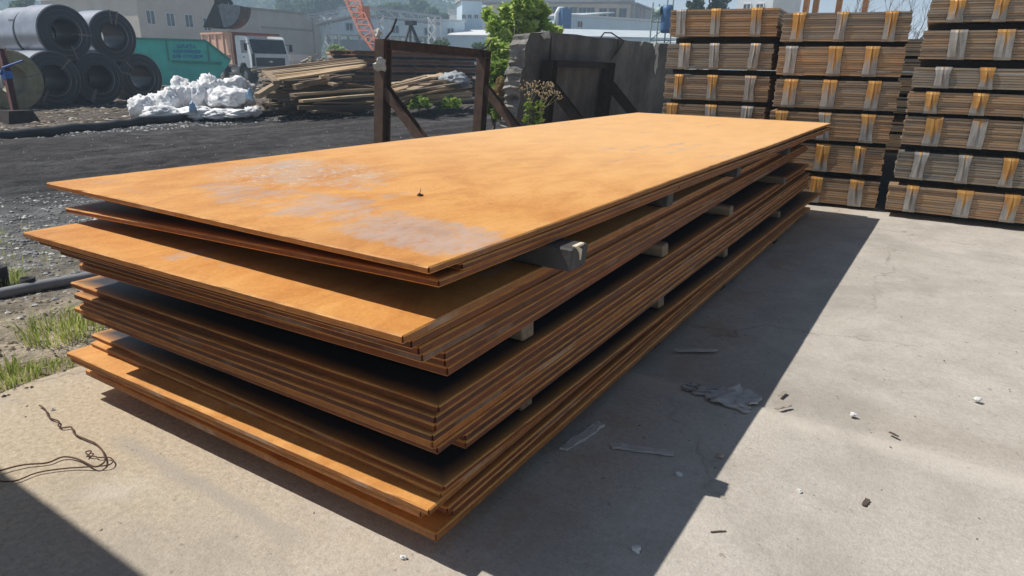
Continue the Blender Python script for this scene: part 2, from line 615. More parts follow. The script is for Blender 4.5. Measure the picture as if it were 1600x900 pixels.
    M['fresh_break'] = simple('fresh_break', (.62, .52, .38), (.80, .72, .58), 20, .85)
    t = NT('plank_wood')
    oc = t.tc()
    gn = t.noise(t.mapping(oc, (1, 22, 22)), 1.4, 6, .6)
    col = t.ramp(gn, [(.25, (.34, .26, .17)), (.7, (.66, .53, .38))])
    col = t.mix(1.0, col, t.ramp(t.rnd(), [(0, (.55, .52, .50)), (.4, (.9, .86, .82)), (1, (1.22, 1.1, .92))]), 'MULTIPLY')
    t.color(col)
    t.bump(gn, .4, .004)
    M['plank_wood'] = t.set(.88, 0, .25)
    # --- rough things --------------------------------------------------------
    t = NT('plank_grey')
    oc = t.tc()
    gn = t.noise(t.mapping(oc, (1, 22, 22)), 1.4, 6, .6)
    col = t.ramp(gn, [(.25, (.12, .095, .07)), (.7, (.32, .26, .19))])
    t.color(t.mix(1.0, col, t.ramp(t.rnd(), [(0, (.45, .43, .42)), (.6, (.85, .82, .8)), (.85, (1.1, .95, .78)), (1, (1.7, 1.5, 1.2))]), 'MULTIPLY'))
    M['plank_grey'] = t.set(.9, 0, .25)
    M['dark_steel'] = simple('dark_steel', (.018, .014, .013), (.055, .034, .026), 6, .75, .2, .4, 40)
    M['brown_steel'] = simple('brown_steel', (.05, .03, .022), (.135, .075, .05), 5, .8, .1, .4, 40)
    M['post_rust'] = simple('post_rust', (.48, .25, .12), (.66, .40, .22), 4, .85)
    M['red_lead'] = simple('red_lead', (.10, .035, .03), (.17, .06, .05), 4, .7)
    M['slab_concrete'] = None
    t = NT('slab_concrete')
    oc = t.tc()
    n1 = t.noise(oc, 1.1, 7, .65)
    dr = t.noise(t.mapping(oc, (1, 2.2, .3)), 1.9, 6, .65)
    fn = t.noise(oc, 26, 5, .7)
    col = t.ramp(n1, [(.3, (.075, .072, .07)), (.55, (.165, .157, .15)), (.8, (.26, .245, .225))])
    col = t.mix(.4, col, t.ramp(dr, [(.34, .35), (.68, 1.35)]), 'MULTIPLY')
    t.color(t.mix(.4, col, t.ramp(fn, [(.3, .6), (.7, 1.35)]), 'MULTIPLY'))
    t.bump(t.math('ADD', n1, fn), .6, .012)
    M['slab_concrete'] = t.set(.92, 0, .25)
    M['broken_concrete'] = simple('broken_concrete', (.15, .143, .135), (.34, .32, .295), 5, .95, bump=.9, bscale=14, dist=.03)
    t = NT('coil_steel')
    oc = t.tc()
    ps = t.sep(oc)
    rad = t.math('SQRT', t.math('ADD', t.math('MULTIPLY', ps[0], ps[0]), t.math('MULTIPLY', ps[2], ps[2])))
    rn = t.n.new('ShaderNodeTexNoise')
    rn.noise_dimensions = '1D'
    rn.inputs['Scale'].default_value = 60
    rn.inputs['Detail'].default_value = 4
    t.link(rad, rn.inputs['W'])
    nz = t.noise(oc, 2.5, 5, .6)
    nrm = t.sep(t.tc('Normal'))
    face = t.ramp(t.math('ABSOLUTE', nrm[1]), [(.6, 0), (.8, 1)])
    body = t.ramp(nz, [(.3, (.30, .32, .36)), (.7, (.46, .48, .53))])
    fc = t.ramp(rn.outputs['Fac'], [(.3, (.012, .013, .02)), (.7, (.034, .035, .047))])  # end faces coloured far darker than the body to carry their shade
    bore = t.ramp(rad, [(.40, 1), (.45, 0)])  # bore painted dark to stand for the shade inside the hole
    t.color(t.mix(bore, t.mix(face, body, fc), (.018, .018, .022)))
    t.bump(rn.outputs['Fac'], .25, .006)
    M['coil_steel'] = t.set(.34, .45, .5)
    M['coil_pale'] = simple('coil_pale', (.16, .15, .09), (.30, .28, .18), 4, .6, .2)
    M['coil_band'] = simple('coil_band', (.13, .115, .11), (.22, .19, .175), 6, .5, .5)
    M['blue_strap'] = simple('blue_strap', (.03, .09, .34), (.05, .15, .5), 6, .6)
    t = NT('bag_cloth')
    oc = t.tc()
    nz = t.noise(oc, 5, 7, .65)
    wv = t.noise(t.mapping(oc, (3, 3, 10)), 4, 5, .7)
    t.color(t.ramp(nz, [(.3, (.78, .79, .80)), (.6, (.88, .88, .89)), (.85, (.92, .92, .92))]))
    t.bump(t.math('ADD', nz, wv), .5, .05)
    M['bag_cloth'] = t.set(.6, 0, .4)
    M['bag_tie'] = simple('bag_tie', (.25, .42, .62), (.40, .58, .75), 8, .6)
    M['grey_tarp'] = simple('grey_tarp', (.22, .24, .26), (.42, .45, .48), 7, .7, bump=.5, bscale=9, dist=.05)
    M['skip_green'] = simple('skip_green', (.05, .44, .37), (.08, .60, .50), 1.8, .55, 0, .15, 20)
    M['skip_green_dark'] = simple('skip_green_dark', (.03, .22, .18), (.05, .30, .25), 2.5, .6)
    M['skip_letter'] = simple('skip_letter', (.02, .12, .42), (.03, .17, .5), 4, .5)
    M['truck_white'] = simple('truck_white', (.66, .68, .70), (.80, .81, .81), 1.5, .35, 0, 0)
    M['truck_bed'] = simple('truck_bed', (.66, .37, .25), (.80, .50, .36), 2, .6, 0, .15, 12)
    M['truck_bed_red'] = simple('truck_bed_red', (.20, .05, .025), (.32, .09, .05), 2, .6)
    M['glass_dark'] = simple('glass_dark', (.02, .028, .035), (.05, .06, .07), 2, .12, 0, 0)
    M['grille_dark'] = simple('grille_dark', (.018, .022, .032), (.035, .04, .05), 3, .5)
    M['chassis'] = simple('chassis', (.018, .017, .017), (.05, .046, .042), 4, .8)
    M['tyre'] = simple('tyre', (.02, .018, .016), (.07, .06, .05), 5, .9)
    M['rim'] = simple('rim', (.30, .29, .27), (.46, .44, .41), 4, .6)
    M['chrome'] = simple('chrome', (.45, .46, .47), (.6, .6, .6), 4, .3, .6, 0)
    M['grab_dark'] = simple('grab_dark', (.02, .018, .018), (.06, .045, .038), 4, .6, .3)
    M['grab_inner'] = simple('grab_inner', (.13, .135, .15), (.22, .225, .245), 4, .45, .4)
    M['grab_brown'] = simple('grab_brown', (.03, .022, .018), (.08, .052, .04), 4, .6, .3)
    # --- buildings --------------------------------------------------------------
    M['render_beige'] = simple('render_beige', (.54, .48, .40), (.66, .60, .51), .6, .9, bump=.2, bscale=6)
    M['render_pale'] = simple('render_pale', (.68, .64, .57), (.80, .76, .68), .6, .9)
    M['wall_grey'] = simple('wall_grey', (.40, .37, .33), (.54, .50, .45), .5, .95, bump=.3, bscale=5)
    M['wall_course'] = simple('wall_course', (.25, .23, .21), (.36, .33, .30), 1, .95)
    M['brick_tan'] = simple('brick_tan', (.66, .54, .40), (.76, .65, .50), .8, .9)
    M['roof_grey'] = simple('roof_grey', (.36, .345, .33), (.46, .44, .42), .7, .85)
    M['frame_white'] = simple('frame_white', (.62, .62, .62), (.74, .74, .74), 3, .5, 0, 0)
    M['pane'] = simple('pane', (.05, .06, .075), (.11, .13, .15), .8, .15, 0, 0)
    t = NT('shed_blue')
    oc = t.tc()
    w = t.n.new('ShaderNodeTexWave')
    w.inputs['Scale'].default_value = 1.1
    t.link(oc, w.inputs['Vector'])
    nz = t.noise(oc, .7, 5, .6)
    t.color(t.ramp(nz, [(.3, (.60, .74, .82)), (.7, (.68, .80, .86))]))
    t.bump(w.outputs['Fac'], .5, .05)
    M['shed_blue'] = t.set(.55, .1, .4)
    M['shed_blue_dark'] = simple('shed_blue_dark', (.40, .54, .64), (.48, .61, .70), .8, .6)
    M['shed_roof'] = simple('shed_roof', (.46, .52, .56), (.56, .61, .64), .7, .6)
    M['roof_white'] = simple('roof_white', (.66, .68, .69), (.78, .79, .79), .7, .6)
    M['fan_blue'] = simple('fan_blue', (.05, .13, .28), (.08, .19, .36), 2, .5)
    M['lattice_grey'] = simple('lattice_grey', (.36, .38, .40), (.50, .52, .54), 2, .6)
    M['mast_green'] = simple('mast_green', (.26, .38, .35), (.36, .47, .43), 3, .6)
    M['crane_orange'] = simple('crane_orange', (.60, .19, .10), (.70, .26, .14), 2, .55)
    M['gantry_black'] = simple('gantry_black', (.012, .014, .018), (.03, .033, .04), 3, .6)
    M['pile_rust'] = simple('pile_rust', (.13, .055, .028), (.34, .15, .06), 2.5, .8, vary=.3, stretch=(1, 1, 6))
    M['block_white'] = simple('block_white', (.46, .45, .43), (.58, .57, .55), 1, .9)
    M['rubble'] = simple('rubble', (.26, .22, .175), (.46, .41, .34), 6, .95, vary=.2)
    # --- plants -------------------------------------------------------------------
    for nm, c0, c1, c2 in (('leaf_bush', (.22, .36, .06), (.46, .60, .14), (.68, .74, .30)),
                           ('leaf_far', (.05, .10, .035), (.09, .16, .05), (.16, .22, .075)),
                           ('leaf_poplar', (.05, .085, .05), (.085, .125, .075), (.13, .165, .10)),
                           ('leaf_weed', (.12, .22, .03), (.24, .36, .06), (.38, .46, .11)),
                           ('grass_blade', (.20, .29, .05), (.38, .45, .10), (.62, .56, .26)),
                           ('leaf_dry', (.25, .17, .07), (.36, .26, .12), (.45, .34, .18))):
        t = NT(nm)
        col = t.ramp(t.island(), [(0, c0), (.5, c1), (1, c2)])
        t.color(col)
        mm = t.set(.6, 0, .3)
        tr = t.n.new('ShaderNodeBsdfTranslucent')
        t.link(col, tr.inputs[0])
        mx = t.n.new('ShaderNodeMixShader')
        mx.inputs[0].default_value = .5
        out = t.n['Material Output']
        t.link(t.bsdf.outputs[0], mx.inputs[1])
        t.link(tr.outputs[0], mx.inputs[2])
        t.link(mx.outputs[0], out.inputs[0])
        M[nm] = mm
    M['bark'] = simple('bark', (.10, .08, .06), (.20, .165, .125), 6, .95)
    M['bare_twig'] = simple('bare_twig', (.09, .07, .065), (.16, .13, .12), 6, .95)
    M['dry_stem'] = simple('dry_stem', (.20, .19, .10), (.36, .31, .17), 8, .9)
    M['seed_head'] = simple('seed_head', (.36, .26, .14), (.58, .45, .28), 20, .95)
    M['hill'] = simple('hill', (.06, .10, .035), (.11, .14, .055), .05, .95)
    # --- small -----------------------------------------------------------------------
    M['gravel'] = None
    t = NT('gravel')
    t.color(t.ramp(t.island(), [(0, (.12, .125, .135)), (.5, (.27, .275, .285)), (.85, (.44, .44, .43)), (1, (.70, .69, .66))]))
    M['gravel'] = t.set(.9, 0, .3)
    t = NT('chips')
    t.color(t.ramp(t.island(), [(0, (.06, .05, .042)), (.45, (.17, .135, .105)), (.8, (.34, .28, .21)), (1, (.62, .56, .48))]))
    M['chips'] = t.set(.9, 0, .3)
    M['hose'] = simple('hose', (.014, .015, .018), (.035, .036, .042), 3, .5)
    M['kerb_pipe'] = simple('kerb_pipe', (.15, .16, .18), (.28, .285, .30), 5, .7)
    M['pot'] = simple('pot', (.02, .02, .023), (.045, .045, .05), 6, .7)
    M['rag'] = simple('rag', (.36, .34, .32), (.52, .49, .46), 12, .95, bump=.6, bscale=40)
    M['wire_rust'] = simple('wire_rust', (.06, .032, .022), (.14, .07, .045), 20, .8)
    M['pebble_white'] = simple('pebble_white', (.55, .56, .56), (.75, .75, .73), 30, .8)
    M['slat_grey'] = simple('slat_grey', (.36, .33, .30), (.58, .54, .49), 14, .9, stretch=(1, 6, 6))
    M['scrap_dark'] = simple('scrap_dark', (.06, .045, .035), (.14, .10, .075), 20, .9)
    M['plaster'] = simple('plaster', (.38, .37, .34), (.62, .60, .55), 9, .95, bump=.8, bscale=22)


mats()
M = MAT


# ================================================================== SETTING
def axis_list(segs):
    out = []
    for a, b, st in segs:
        n = max(1, int(round((b - a) / st)))
        out += [a + (b - a) * k / n for k in range(n)]
    out.append(segs[-1][1])
    return out


def ground_z(x, y):
    v = Vector((x, y, 0))
    far = min(1.0, max(0.0, (abs(x) - 60) / 60))
    z = 0.05 * noise.noise(v * .35) + 0.03 * noise.noise(v * 1.3)
    if -15.2 < x < -6.5:      # ruts of the haul track
        z += .03 * noise.noise(v * 3.1) + .018 * noise.noise(v * 6.3)
        z += .035 * math.sin(x * 2.3 + .5 * noise.noise(Vector((0, y * .25, 3)))) * (0.6 + noise.noise(Vector((x, y * .15, 9))))
    if x < -15.4:
        z += .06 * noise.noise(v * .9 + Vector((4, 4, 4))) + .04
    if x > -6.8:              # verge
        k = min(1, (x + 6.8) / 1.2)
        z = z * (1 - .6 * k) - .02 * k + .02 * noise.noise(v * 4)
    if x > -3.5:
        z = -.07
    return z * (1 - far) - .01


xs = axis_list([(-520, -60, 40), (-60, -24, 1.5), (-24, -16, .25), (-16, -3.3, .09), (-3.3, -3.2, .1), (-3.2, 12, 3), (12, 260, 60)])
ys = axis_list([(-60, -3, 8), (-3, .3, .6), (.3, 9, .09), (9, 20, .16), (20, 40, 1), (40, 520, 40)])
gv = [(x, y, ground_z(x, y)) for y in ys for x in xs]
nx = len(xs)
gf = [(j * nx + i, j * nx + i + 1, (j + 1) * nx + i + 1, (j + 1) * nx + i) for j in range(len(ys) - 1) for i in range(nx - 1)]
g = MB().add(gv, gf).build('ground', M['yard_ground'], smooth=True, fix=False)
tag(g, kind='structure')

# concrete apron: a bed with separate cast slabs on it
bed = MB()
bed.box((4.35, 5.6, -.085), (15.1, 16.7, .05))
bed = bed.build('pavement', M['concrete'])
tag(bed, kind='structure')
slab_y = [-2.75, 2.78, 8.35, 13.9]
slab_x = [-3.26, 2.6, 8.2, 11.9]
for iy in range(3):
    for ix in range(3):
        x0, x1, y0, y1 = slab_x[ix], slab_x[ix + 1] - .012, slab_y[iy], slab_y[iy + 1] - .014
        nx_, ny_ = 40, 40
        mb = MB()
        vs = []
        for j in range(ny_ + 1):
            for i in range(nx_ + 1):
                x, y = x0 + (x1 - x0) * i / nx_, y0 + (y1 - y0) * j / ny_
                if i == 0 and ix == 0:
                    x += .05 * noise.noise(Vector((0, y * 3, 1)))
                z = .004 * noise.noise(Vector((x * .8, y * .8, 2))) - (.008 if iy == 1 else 0)
                if j in (0, ny_):
                    z -= .003
                vs.append((x, y, z))
        n1 = nx_ + 1
        top = len(vs)
        rim = [i for i in range(n1)] + [j * n1 + nx_ for j in range(1, ny_ + 1)] + [ny_ * n1 + i for i in range(nx_ - 1, -1, -1)] + [j * n1 for j in range(ny_ - 1, 0, -1)]
        low = [(vs[k][0], vs[k][1], -.058) for k in rim]
        fs = [(j * n1 + i, j * n1 + i + 1, (j + 1) * n1 + i + 1, (j + 1) * n1 + i) for j in range(ny_) for i in range(nx_)]
        nr = len(rim)
        fs += [(rim[k], top + k, top + (k + 1) % nr, rim[(k + 1) % nr]) for k in range(nr)]
        mb.add(vs + low, fs).build('concrete_slab', M['concrete'], bed, smooth=False, fix=False)

# hill behind the works
hx = [-520 + 13 * i for i in range(60)]
hv, hf = [], []
HN = 8
def hill_top(px):
    if px < 480: return 36
    return max(4.0, 36 - (px - 480) * .05)
hp = list(range(-260, 1200, 20))
for px in hp:
    ht = hill_top(px)
    for k in range(HN):
        d = 235 + k * 22
        b = at(px, 100, d)
        z = ht * math.sin(min(1, k / 5) * math.pi / 2) + 2.0 * noise.noise(Vector((px * .02, k * .7, 0)))
        hv.append((b.x, b.y, -1.0 if k == 0 else max(z, -1.0)))
for i in range(len(hp) - 1):
    for k in range(HN - 1):
        hf.append((i * HN + k, (i + 1) * HN + k, (i + 1) * HN + k + 1, i * HN + k + 1))
tag(MB().add(hv, hf).build('hill', M['hill'], smooth=True), kind='structure')


# ================================================================== PLATE STACK
def sag(x, y):
    return .0018 * noise.noise(Vector((x * .7, y * .55, 5))) + .0012 * math.sin(y * 2.1 + .4)


def fall_at(f, y):
    return f * max(0.0, (y - 1.2) / 6.0) ** 1.25


def plate(xl, xr, yl, yr, z0, t, L, mat, label, seed, fall=0.0, droop=0.0):
    """steel plate; near edge runs from (xl, yl) to (xr, yr), underside at z0"""
    rnd = random.Random(seed)
    ang = math.atan2(yr - yl, xr - xl)
    Wd = math.hypot(xr - xl, yr - yl)
    nx, ny = 36, 90
    rb = min(.004, t * .25)
    rc = .012
    xs = [0, rb] + [Wd * i / nx for i in range(1, nx)] + [Wd - rb, Wd]
    ys = [0, rb] + [L * i / ny for i in range(1, ny)] + [L - rb, L]
    NX, NY = len(xs), len(ys)
    ca, sa = math.cos(ang), math.sin(ang)
    vs, fs = [], []
    for lay in (0, 1):
        for j, y in enumerate(ys):
            for i, x in enumerate(xs):
                ex = i in (0, NX - 1)
                ey = j in (0, NY - 1)
                xx, yy = x, y
                if ex and ey:
                    xx += rc if i == 0 else -rc
                    yy += rc * .6 if j == 0 else -rc * .6
                jit = .0016 * noise.noise(Vector((x * 9 + seed, y * 9, 1))) + .002 * noise.noise(Vector((x * 31 + seed, y * 31, 1)))
                if ex:
                    xx += jit
                if ey:
                    yy += jit
                z = (t if lay else 0) + sag(xl + x, yl + y) - fall_at(fall, yl + y) - droop * (1 - x / Wd) ** 1.2 * max(0, 1 - y / 3.2) ** 1.5
                if ex or ey:
                    z += -rb if lay else rb
                vs.append((xx, yy, z))
    n = NX * NY
    for j in range(NY - 1):
        for i in range(NX - 1):
            a, b, c, d = j * NX + i, j * NX + i + 1, (j + 1) * NX + i + 1, (j + 1) * NX + i
            fs.append((d, c, b, a))
            fs.append((n + a, n + b, n + c, n + d))
    for i in range(NX - 1):
        fs.append((i, i + 1, n + i + 1, n + i))
        q = (NY - 1) * NX
        fs.append((q + i + 1, q + i, n + q + i, n + q + i + 1))
    for j in range(NY - 1):
        fs.append(((j + 1) * NX, j * NX, n + j * NX, n + (j + 1) * NX))
        q = NX - 1
        fs.append((j * NX + q, (j + 1) * NX + q, n + (j + 1) * NX + q, n + j * NX + q))
    o = MB().add(vs, fs).build('steel_plate', M[mat], fix=False)
    o.location = (xl, yl, z0)
    o.rotation_euler = (0, 0, ang)
    o.data.polygons.foreach_set('use_smooth', [False] * len(o.data.polygons))
    tag(o, label, 'steel plate', 'rusted steel plates lying in the big stack')
    return o


# (underside z, thickness, near-left x, y, near-right x, y, length, material, label)
E_, S_ = 'rust_plate_exposed', 'rust_plate_scaled'
L_ = 'rust_plate_ledge'
PL = [
    # top tier
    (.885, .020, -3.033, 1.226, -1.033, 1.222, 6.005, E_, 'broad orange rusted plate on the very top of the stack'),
    (.864, .0195, -2.62, 1.36, -1.028, 1.352, 5.93, S_, 'shorter plate set back directly under the topmost orange plate'),
    (.8535, .0195, -2.60, 3.02, -1.031, 3.03, 4.25, S_, 'short plate wedged into the top tier only at its far end'),
    (.843, .0195, -2.935, 1.235, -1.027, 1.252, 6.10, S_, 'lowest plate of the top tier, resting on the black timber block'),
    # second tier
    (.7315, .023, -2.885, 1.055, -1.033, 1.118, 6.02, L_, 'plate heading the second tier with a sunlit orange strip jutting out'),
    (.7065, .0235, -2.85, 1.085, -1.034, 1.150, 6.00, S_, 'second plate down in the second tier, just under the sunlit strip'),
    (.6815, .0235, -2.84, 1.12, -1.030, 1.170, 5.97, S_, 'third plate down in the second tier of the stack'),
    (.6565, .0235, -2.82, 1.14, -1.031, 1.186, 5.99, S_, 'middle plate of the second tier, fourth down from its sunlit strip'),
    (.6315, .0235, -2.80, 1.22, -1.027, 1.272, 5.93, S_, 'fifth plate down in the second tier, its near corner set back'),
    (.6065, .0235, -2.84, 1.21, -1.032, 1.278, 5.92, S_, 'sixth plate down in the second tier, second from its bottom'),
    (.5785, .026, -2.83, 1.20, -1.030, 1.285, 5.90, S_, 'bottom plate of the second tier with a pale grey lower edge'),
    # third tier
    (.4815, .0235, -2.945, 1.205, -1.031, 1.246, 5.98, S_, 'top plate of the third tier with dark scale and an orange rim'),
    (.4570, .0235, -2.865, 1.175, -1.030, 1.230, 5.97, S_, 'second plate down in the third tier of the stack'),
    (.4325, .0235, -2.82, 1.185, -1.030, 1.230, 6.00, S_, 'third plate down in the third tier of the stack'),
    (.4085, .0230, -2.86, 1.185, -1.030, 1.216, 6.00, S_, 'fourth plate down in the third tier, above the bright-edged plate'),
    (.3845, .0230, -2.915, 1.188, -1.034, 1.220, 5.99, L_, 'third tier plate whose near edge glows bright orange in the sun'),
    (.3605, .0230, -2.88, 1.20, -1.029, 1.235, 5.99, S_, 'plate right under the bright-edged plate of the third tier'),
    (.3370, .0225, -2.83, 1.33, -1.030, 1.363, 5.85, S_, 'set-back plate second from the bottom of the third tier'),
    (.3140, .0220, -2.84, 1.33, -1.028, 1.362, 5.84, S_, 'set-back bottom plate of the third tier'),
    # bottom tier
    (.2265, .0190, -2.985, 1.262, -1.028, 1.259, 6.04, S_, 'top plate of the bottom tier, dark above with a rusty rim'),
    (.2075, .0180, -2.945, 1.235, -1.032, 1.250, 6.03, L_, 'thin sunlit-edged plate second down in the bottom tier'),
    (.1850, .0215, -2.965, 1.145, -1.030, 1.193, 6.06, L_, 'bottom tier plate jutting forward with a wide sunlit ledge'),
    (.1625, .0220, -2.950, 1.150, -1.062, 1.195, 6.06, L_, 'plate directly beneath the wide sunlit ledge of the bottom tier'),
    (.1385, .0225, -2.92, 1.24, -1.030, 1.275, 6.00, S_, 'upper one of the two shaded set-back plates near the bottom'),
    (.1150, .0225, -2.93, 1.26, -1.030, 1.300, 6.00, S_, 'lower one of the two shaded set-back plates near the bottom'),
    (.0815, .0280, -2.955, 1.197, -1.027, 1.219, 6.10, L_, 'lowest plate of the whole stack, just above the ground timbers'),
]
FALL = [0, .014, .0, .050] + [.014] * 7 + [.004 * k + .004 for k in range(8)] + [.028 + .004 * k for k in range(7)]
FALL[2] = .030
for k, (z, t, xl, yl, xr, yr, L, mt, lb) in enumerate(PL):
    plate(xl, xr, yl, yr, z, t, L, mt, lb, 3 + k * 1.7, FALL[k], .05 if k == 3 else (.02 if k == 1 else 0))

# timber bearers between the tiers
BY = (1.78, 3.05, 4.22, 5.72)
where = ('nearest the camera', 'second from the near end', 'third from the near end', 'at the far end')
tiers = ((.7575, .0845, 'under the top tier'), (.5085, .069, 'under the second tier'), (.2485, .0645, 'under the third tier'), (.002, .079, 'under the bottom tier'))
for ti, (zt0, ht0, tl) in enumerate(tiers):
    for bi, y in enumerate(BY):
        z0, h = zt0, ht0
        x1 = -1.085 + .02 * random.random()
        w = .07
        mt, nm = 'bearer_pale', 'pale sawn'
        if ti == 0 and bi == 0:
            x1, w, mt, nm, y = -.945, .105, 'bearer_tarred', 'black tarred', 1.87
        elif ti == 0:
            mt, nm = 'bearer_tarred', 'dark grey'
        elif ti == 3:
            x1, mt, nm = -1.09, 'bearer_dark', 'dark'
            y += .06
        fu = (.050, .014, .036, .052)[ti]     # how far the plates above and below this bearer have sunk here
        fl = (.014, .004, .028, 0)[ti]
        z0, h = z0 - fall_at(fl, y), h - fall_at(fu, y) + fall_at(fl, y)
        mb = MB()
        xl = -2.9
        n = 8
        vs, fs = [], []
        for i in range(n + 1):
            x = xl + (x1 - xl) * i / n
            sg = sag(x, y)
            for dy, dz in ((-w / 2, 0), (w / 2, 0), (w / 2, h), (-w / 2, h)):
                zz = (z0 + dz + sg * (1 if (ti < 3 or dz > 0) else 0)) - (.0025 if dz > 0 else -.0025)
                vs.append((x + .012 * noise.noise(Vector((dy * 30, dz * 40, i))), y + dy + .004 * noise.noise(Vector((x * 5, dy * 9, dz))), zz))
        for i in range(n):
            for q in range(4):
                fs.append((i * 4 + q, i * 4 + (q + 1) % 4, i * 4 + 4 + (q + 1) % 4, i * 4 + 4 + q))
        fs += [(3, 2, 1, 0), tuple(n * 4 + q for q in range(4))]
        o = mb.add(vs, fs).build('timber_bearer', M[mt], loc=(x1, y, z0))
        bm = bmesh.new(); bm.from_mesh(o.data)
        bmesh.ops.bevel(bm, geom=bm.edges[:], offset=.006, segments=1, affect='EDGES', clamp_overlap=True)
        bm.to_mesh(o.data); bm.free()
        tag(o, f'{nm} timber bearer {tl} of plates, {where[bi]}', 'timber', 'timber bearers between the plate tiers')
        if ti == 0 and bi == 0:
            p = MB()
            p.prism([(-.046, .002), (-.03, -.002), (-.006, -.014), (-.012, -.05), (-.020, -.026), (-.034, -.012)], -.012, .006,
                    lambda u, v, q: (q, u + .01, h + v))
            p.prism([(-.035, -.004), (.018, -.004), (.022, .003), (-.033, .003)], -.012, .003, lambda u, v, q: (q, u + .002, h + v))
            p.build('broken_chip', M['fresh_break'], o)

# bits lying on the top plate
p = on_z(655, 306, .905)
b = MB()
b.tube([(p.x, p.y, .904), (p.x + .003, p.y, .915)], .0055, 7)
b.tube([(p.x + .003, p.y, .912), (p.x + .006, p.y + .004, .932)], .0012, 4)
b.tube([(p.x - .010, p.y, .907), (p.x + .01, p.y + .012, .908)], .004, 5)
tag(b.build('burr_stub', M['scrap_dark'], loc=(p.x, p.y, .904)), 'tiny dark stub standing up on the topmost orange plate', 'metal burr')


# ================================================================== STRAPPED PACKS
def pack(base, rz, Wd, Hh, L, z0, gap, nsh, straps, seed, label):
    rnd = random.Random(seed)
    t = thing('sheet_pack', label, 'steel pack', (base[0], base[1], z0 - gap), rz, 'strapped packs of steel sheets stacked in columns')
    mb = MB()
    th = Hh / nsh
    for k in range(nsh):
        dx = rnd.uniform(-.006, .006)
        dy = rnd.uniform(-.007, .007)
        cut = rnd.uniform(-.004, .008)
        # long thin sheet with a lightly wavy near edge
        n = 10
        z = gap + k * th
        vs, fs = [], []
        for i in range(n + 1):
            x = cut + (Wd - cut * 2) * i / n + dx
            wv = .002 * noise.noise(Vector((x * 3, k * 5.1, seed)))
            zz = .0025 * noise.noise(Vector((x * 2.3, k * .6, seed + 4)))
            tt = th * .86
            vs += [(x, dy + wv, z + zz), (x, dy + wv, z + zz + tt), (x, L + dy, z + zz + tt), (x, L + dy, z + zz)]
        for i in range(n):
            for q in range(4):
                fs.append((i * 4 + q, i * 4 + 4 + q, i * 4 + 4 + (q + 1) % 4, i * 4 + (q + 1) % 4))
        fs += [(0, 1, 2, 3), (n * 4 + 3, n * 4 + 2, n * 4 + 1, n * 4)]
        mb.add(vs, fs)
    o = mb.build('sheet_layers', M['pack_sheet'], t)
    o['kind'] = 'stuff'
    for u in straps:
        u = u * Wd + rnd.uniform(-.02, .02)
        w = rnd.uniform(.105, .135)
        lean = rnd.uniform(-.012, .012)
        pr = rnd.uniform(.010, .020)
        prof = [(.42, gap + Hh + .004), (.05, gap + Hh + .005), (-.008, gap + Hh + .002), (-.018, gap + Hh - .02), (-.020, gap + Hh * .66),
                (-.017, gap + Hh * .33), (-.016, gap + .02), (-.004, gap - .004), (.12, gap - .006)]
        cols = [(-.5, 0), (-.18, .45), (-.03, 1.0), (.04, .1), (.22, .5), (.5, 0)]
        vs, fs = [], []
        P_, C_ = len(prof), len(cols)
        for layer in (0, 1):
            for a, (y, z) in enumerate(prof):
                s = max(0, min(1, (gap + Hh - z) / Hh))
                tw = rnd.uniform(-.004, .004)
                for b, (c, e) in enumerate(cols):
                    squeeze = 1 - .22 * math.sin(s * math.pi) * (seed % 3)/2
                    bulge = pr * e * (math.sin(s * math.pi) * .8 + .2) if 2 <= a <= 7 else pr * e * .1
                    yy = y - bulge - (.0025 if layer == 0 and a < 8 and a > 1 else 0)
                    zz = z + (.0025 if layer == 0 and a <= 1 else 0)
                    vs.append((u + c * w * squeeze + lean * s + tw, yy, zz))
        n = P_ * C_
        for a in range(P_ - 1):
            for b in range(C_ - 1):
                i = a * C_ + b
                fs.append((i, i + 1, i + C_ + 1, i + C_))
                fs.append((n + i, n + i + C_, n + i + C_ + 1, n + i + 1))
        for a in range(P_ - 1):
            for b in (0, C_ - 1):
                i = a * C_ + b
                fs.append((i, i + C_, n + i + C_, n + i))
        MB().add(vs, fs).build('strap', M['pack_strap'], t)
    for y in (.30, L / 2, L - .3):
        MB().box((Wd / 2, y, gap / 2 - .002), (Wd - .04, .09, gap - .012)).build('skid', M['bearer_dark'], t)
    return t


ORD = ['bottom', 'second from the bottom', 'third from the bottom', 'fourth from the bottom', 'fifth from the bottom', 'sixth from the bottom', 'topmost']
RZ = RAD(5)
ux, uy = math.cos(RZ), math.sin(RZ)
mid_rows = [(.03, .302), (.368, .648), (.692, .968), (1.012, 1.292), (1.338, 1.618), (1.668, 1.940)]
mid_straps = [(.14, .47, .83), (.15, .52, .80), (.11, .45, .82), (.12, .46, .80), (.12, .46, .74), (.15, .48, .84)]
mid_note = ['kinked straps', 'rust-topped straps', 'grey straps', 'orange straps', 'pale grey straps', 'rust-stained straps']
prev = -.008
for k, (a, b) in enumerate(mid_rows):
    u0 = -1.165 + random.uniform(-.015, .015) + (.0 if k > 1 else -.03)
    bx, by = -.54 + u0 * ux, 7.85 + u0 * uy
    nm = 'topmost' if k == 5 else ORD[k]
    pack((bx, by + random.uniform(-.01, .01)), RZ, 1.17, b - a, 6.0, a, a - prev, 13 if k > 1 else 12, mid_straps[k], 21 + k,
         f'{nm} strapped sheet pack in the middle column')
    prev = b
left_rows = [(.03, .318), (.355, .645), (.690, .978), (1.032, 1.312), (1.378, 1.660), (1.738, 2.030)]
left_straps = [(.16, .5, .82), (.15, .5, .8), (.10, .48, .82), (.14, .46, .83), (.17, .46, .84), (.12, .45, .80)]
prev = -.008
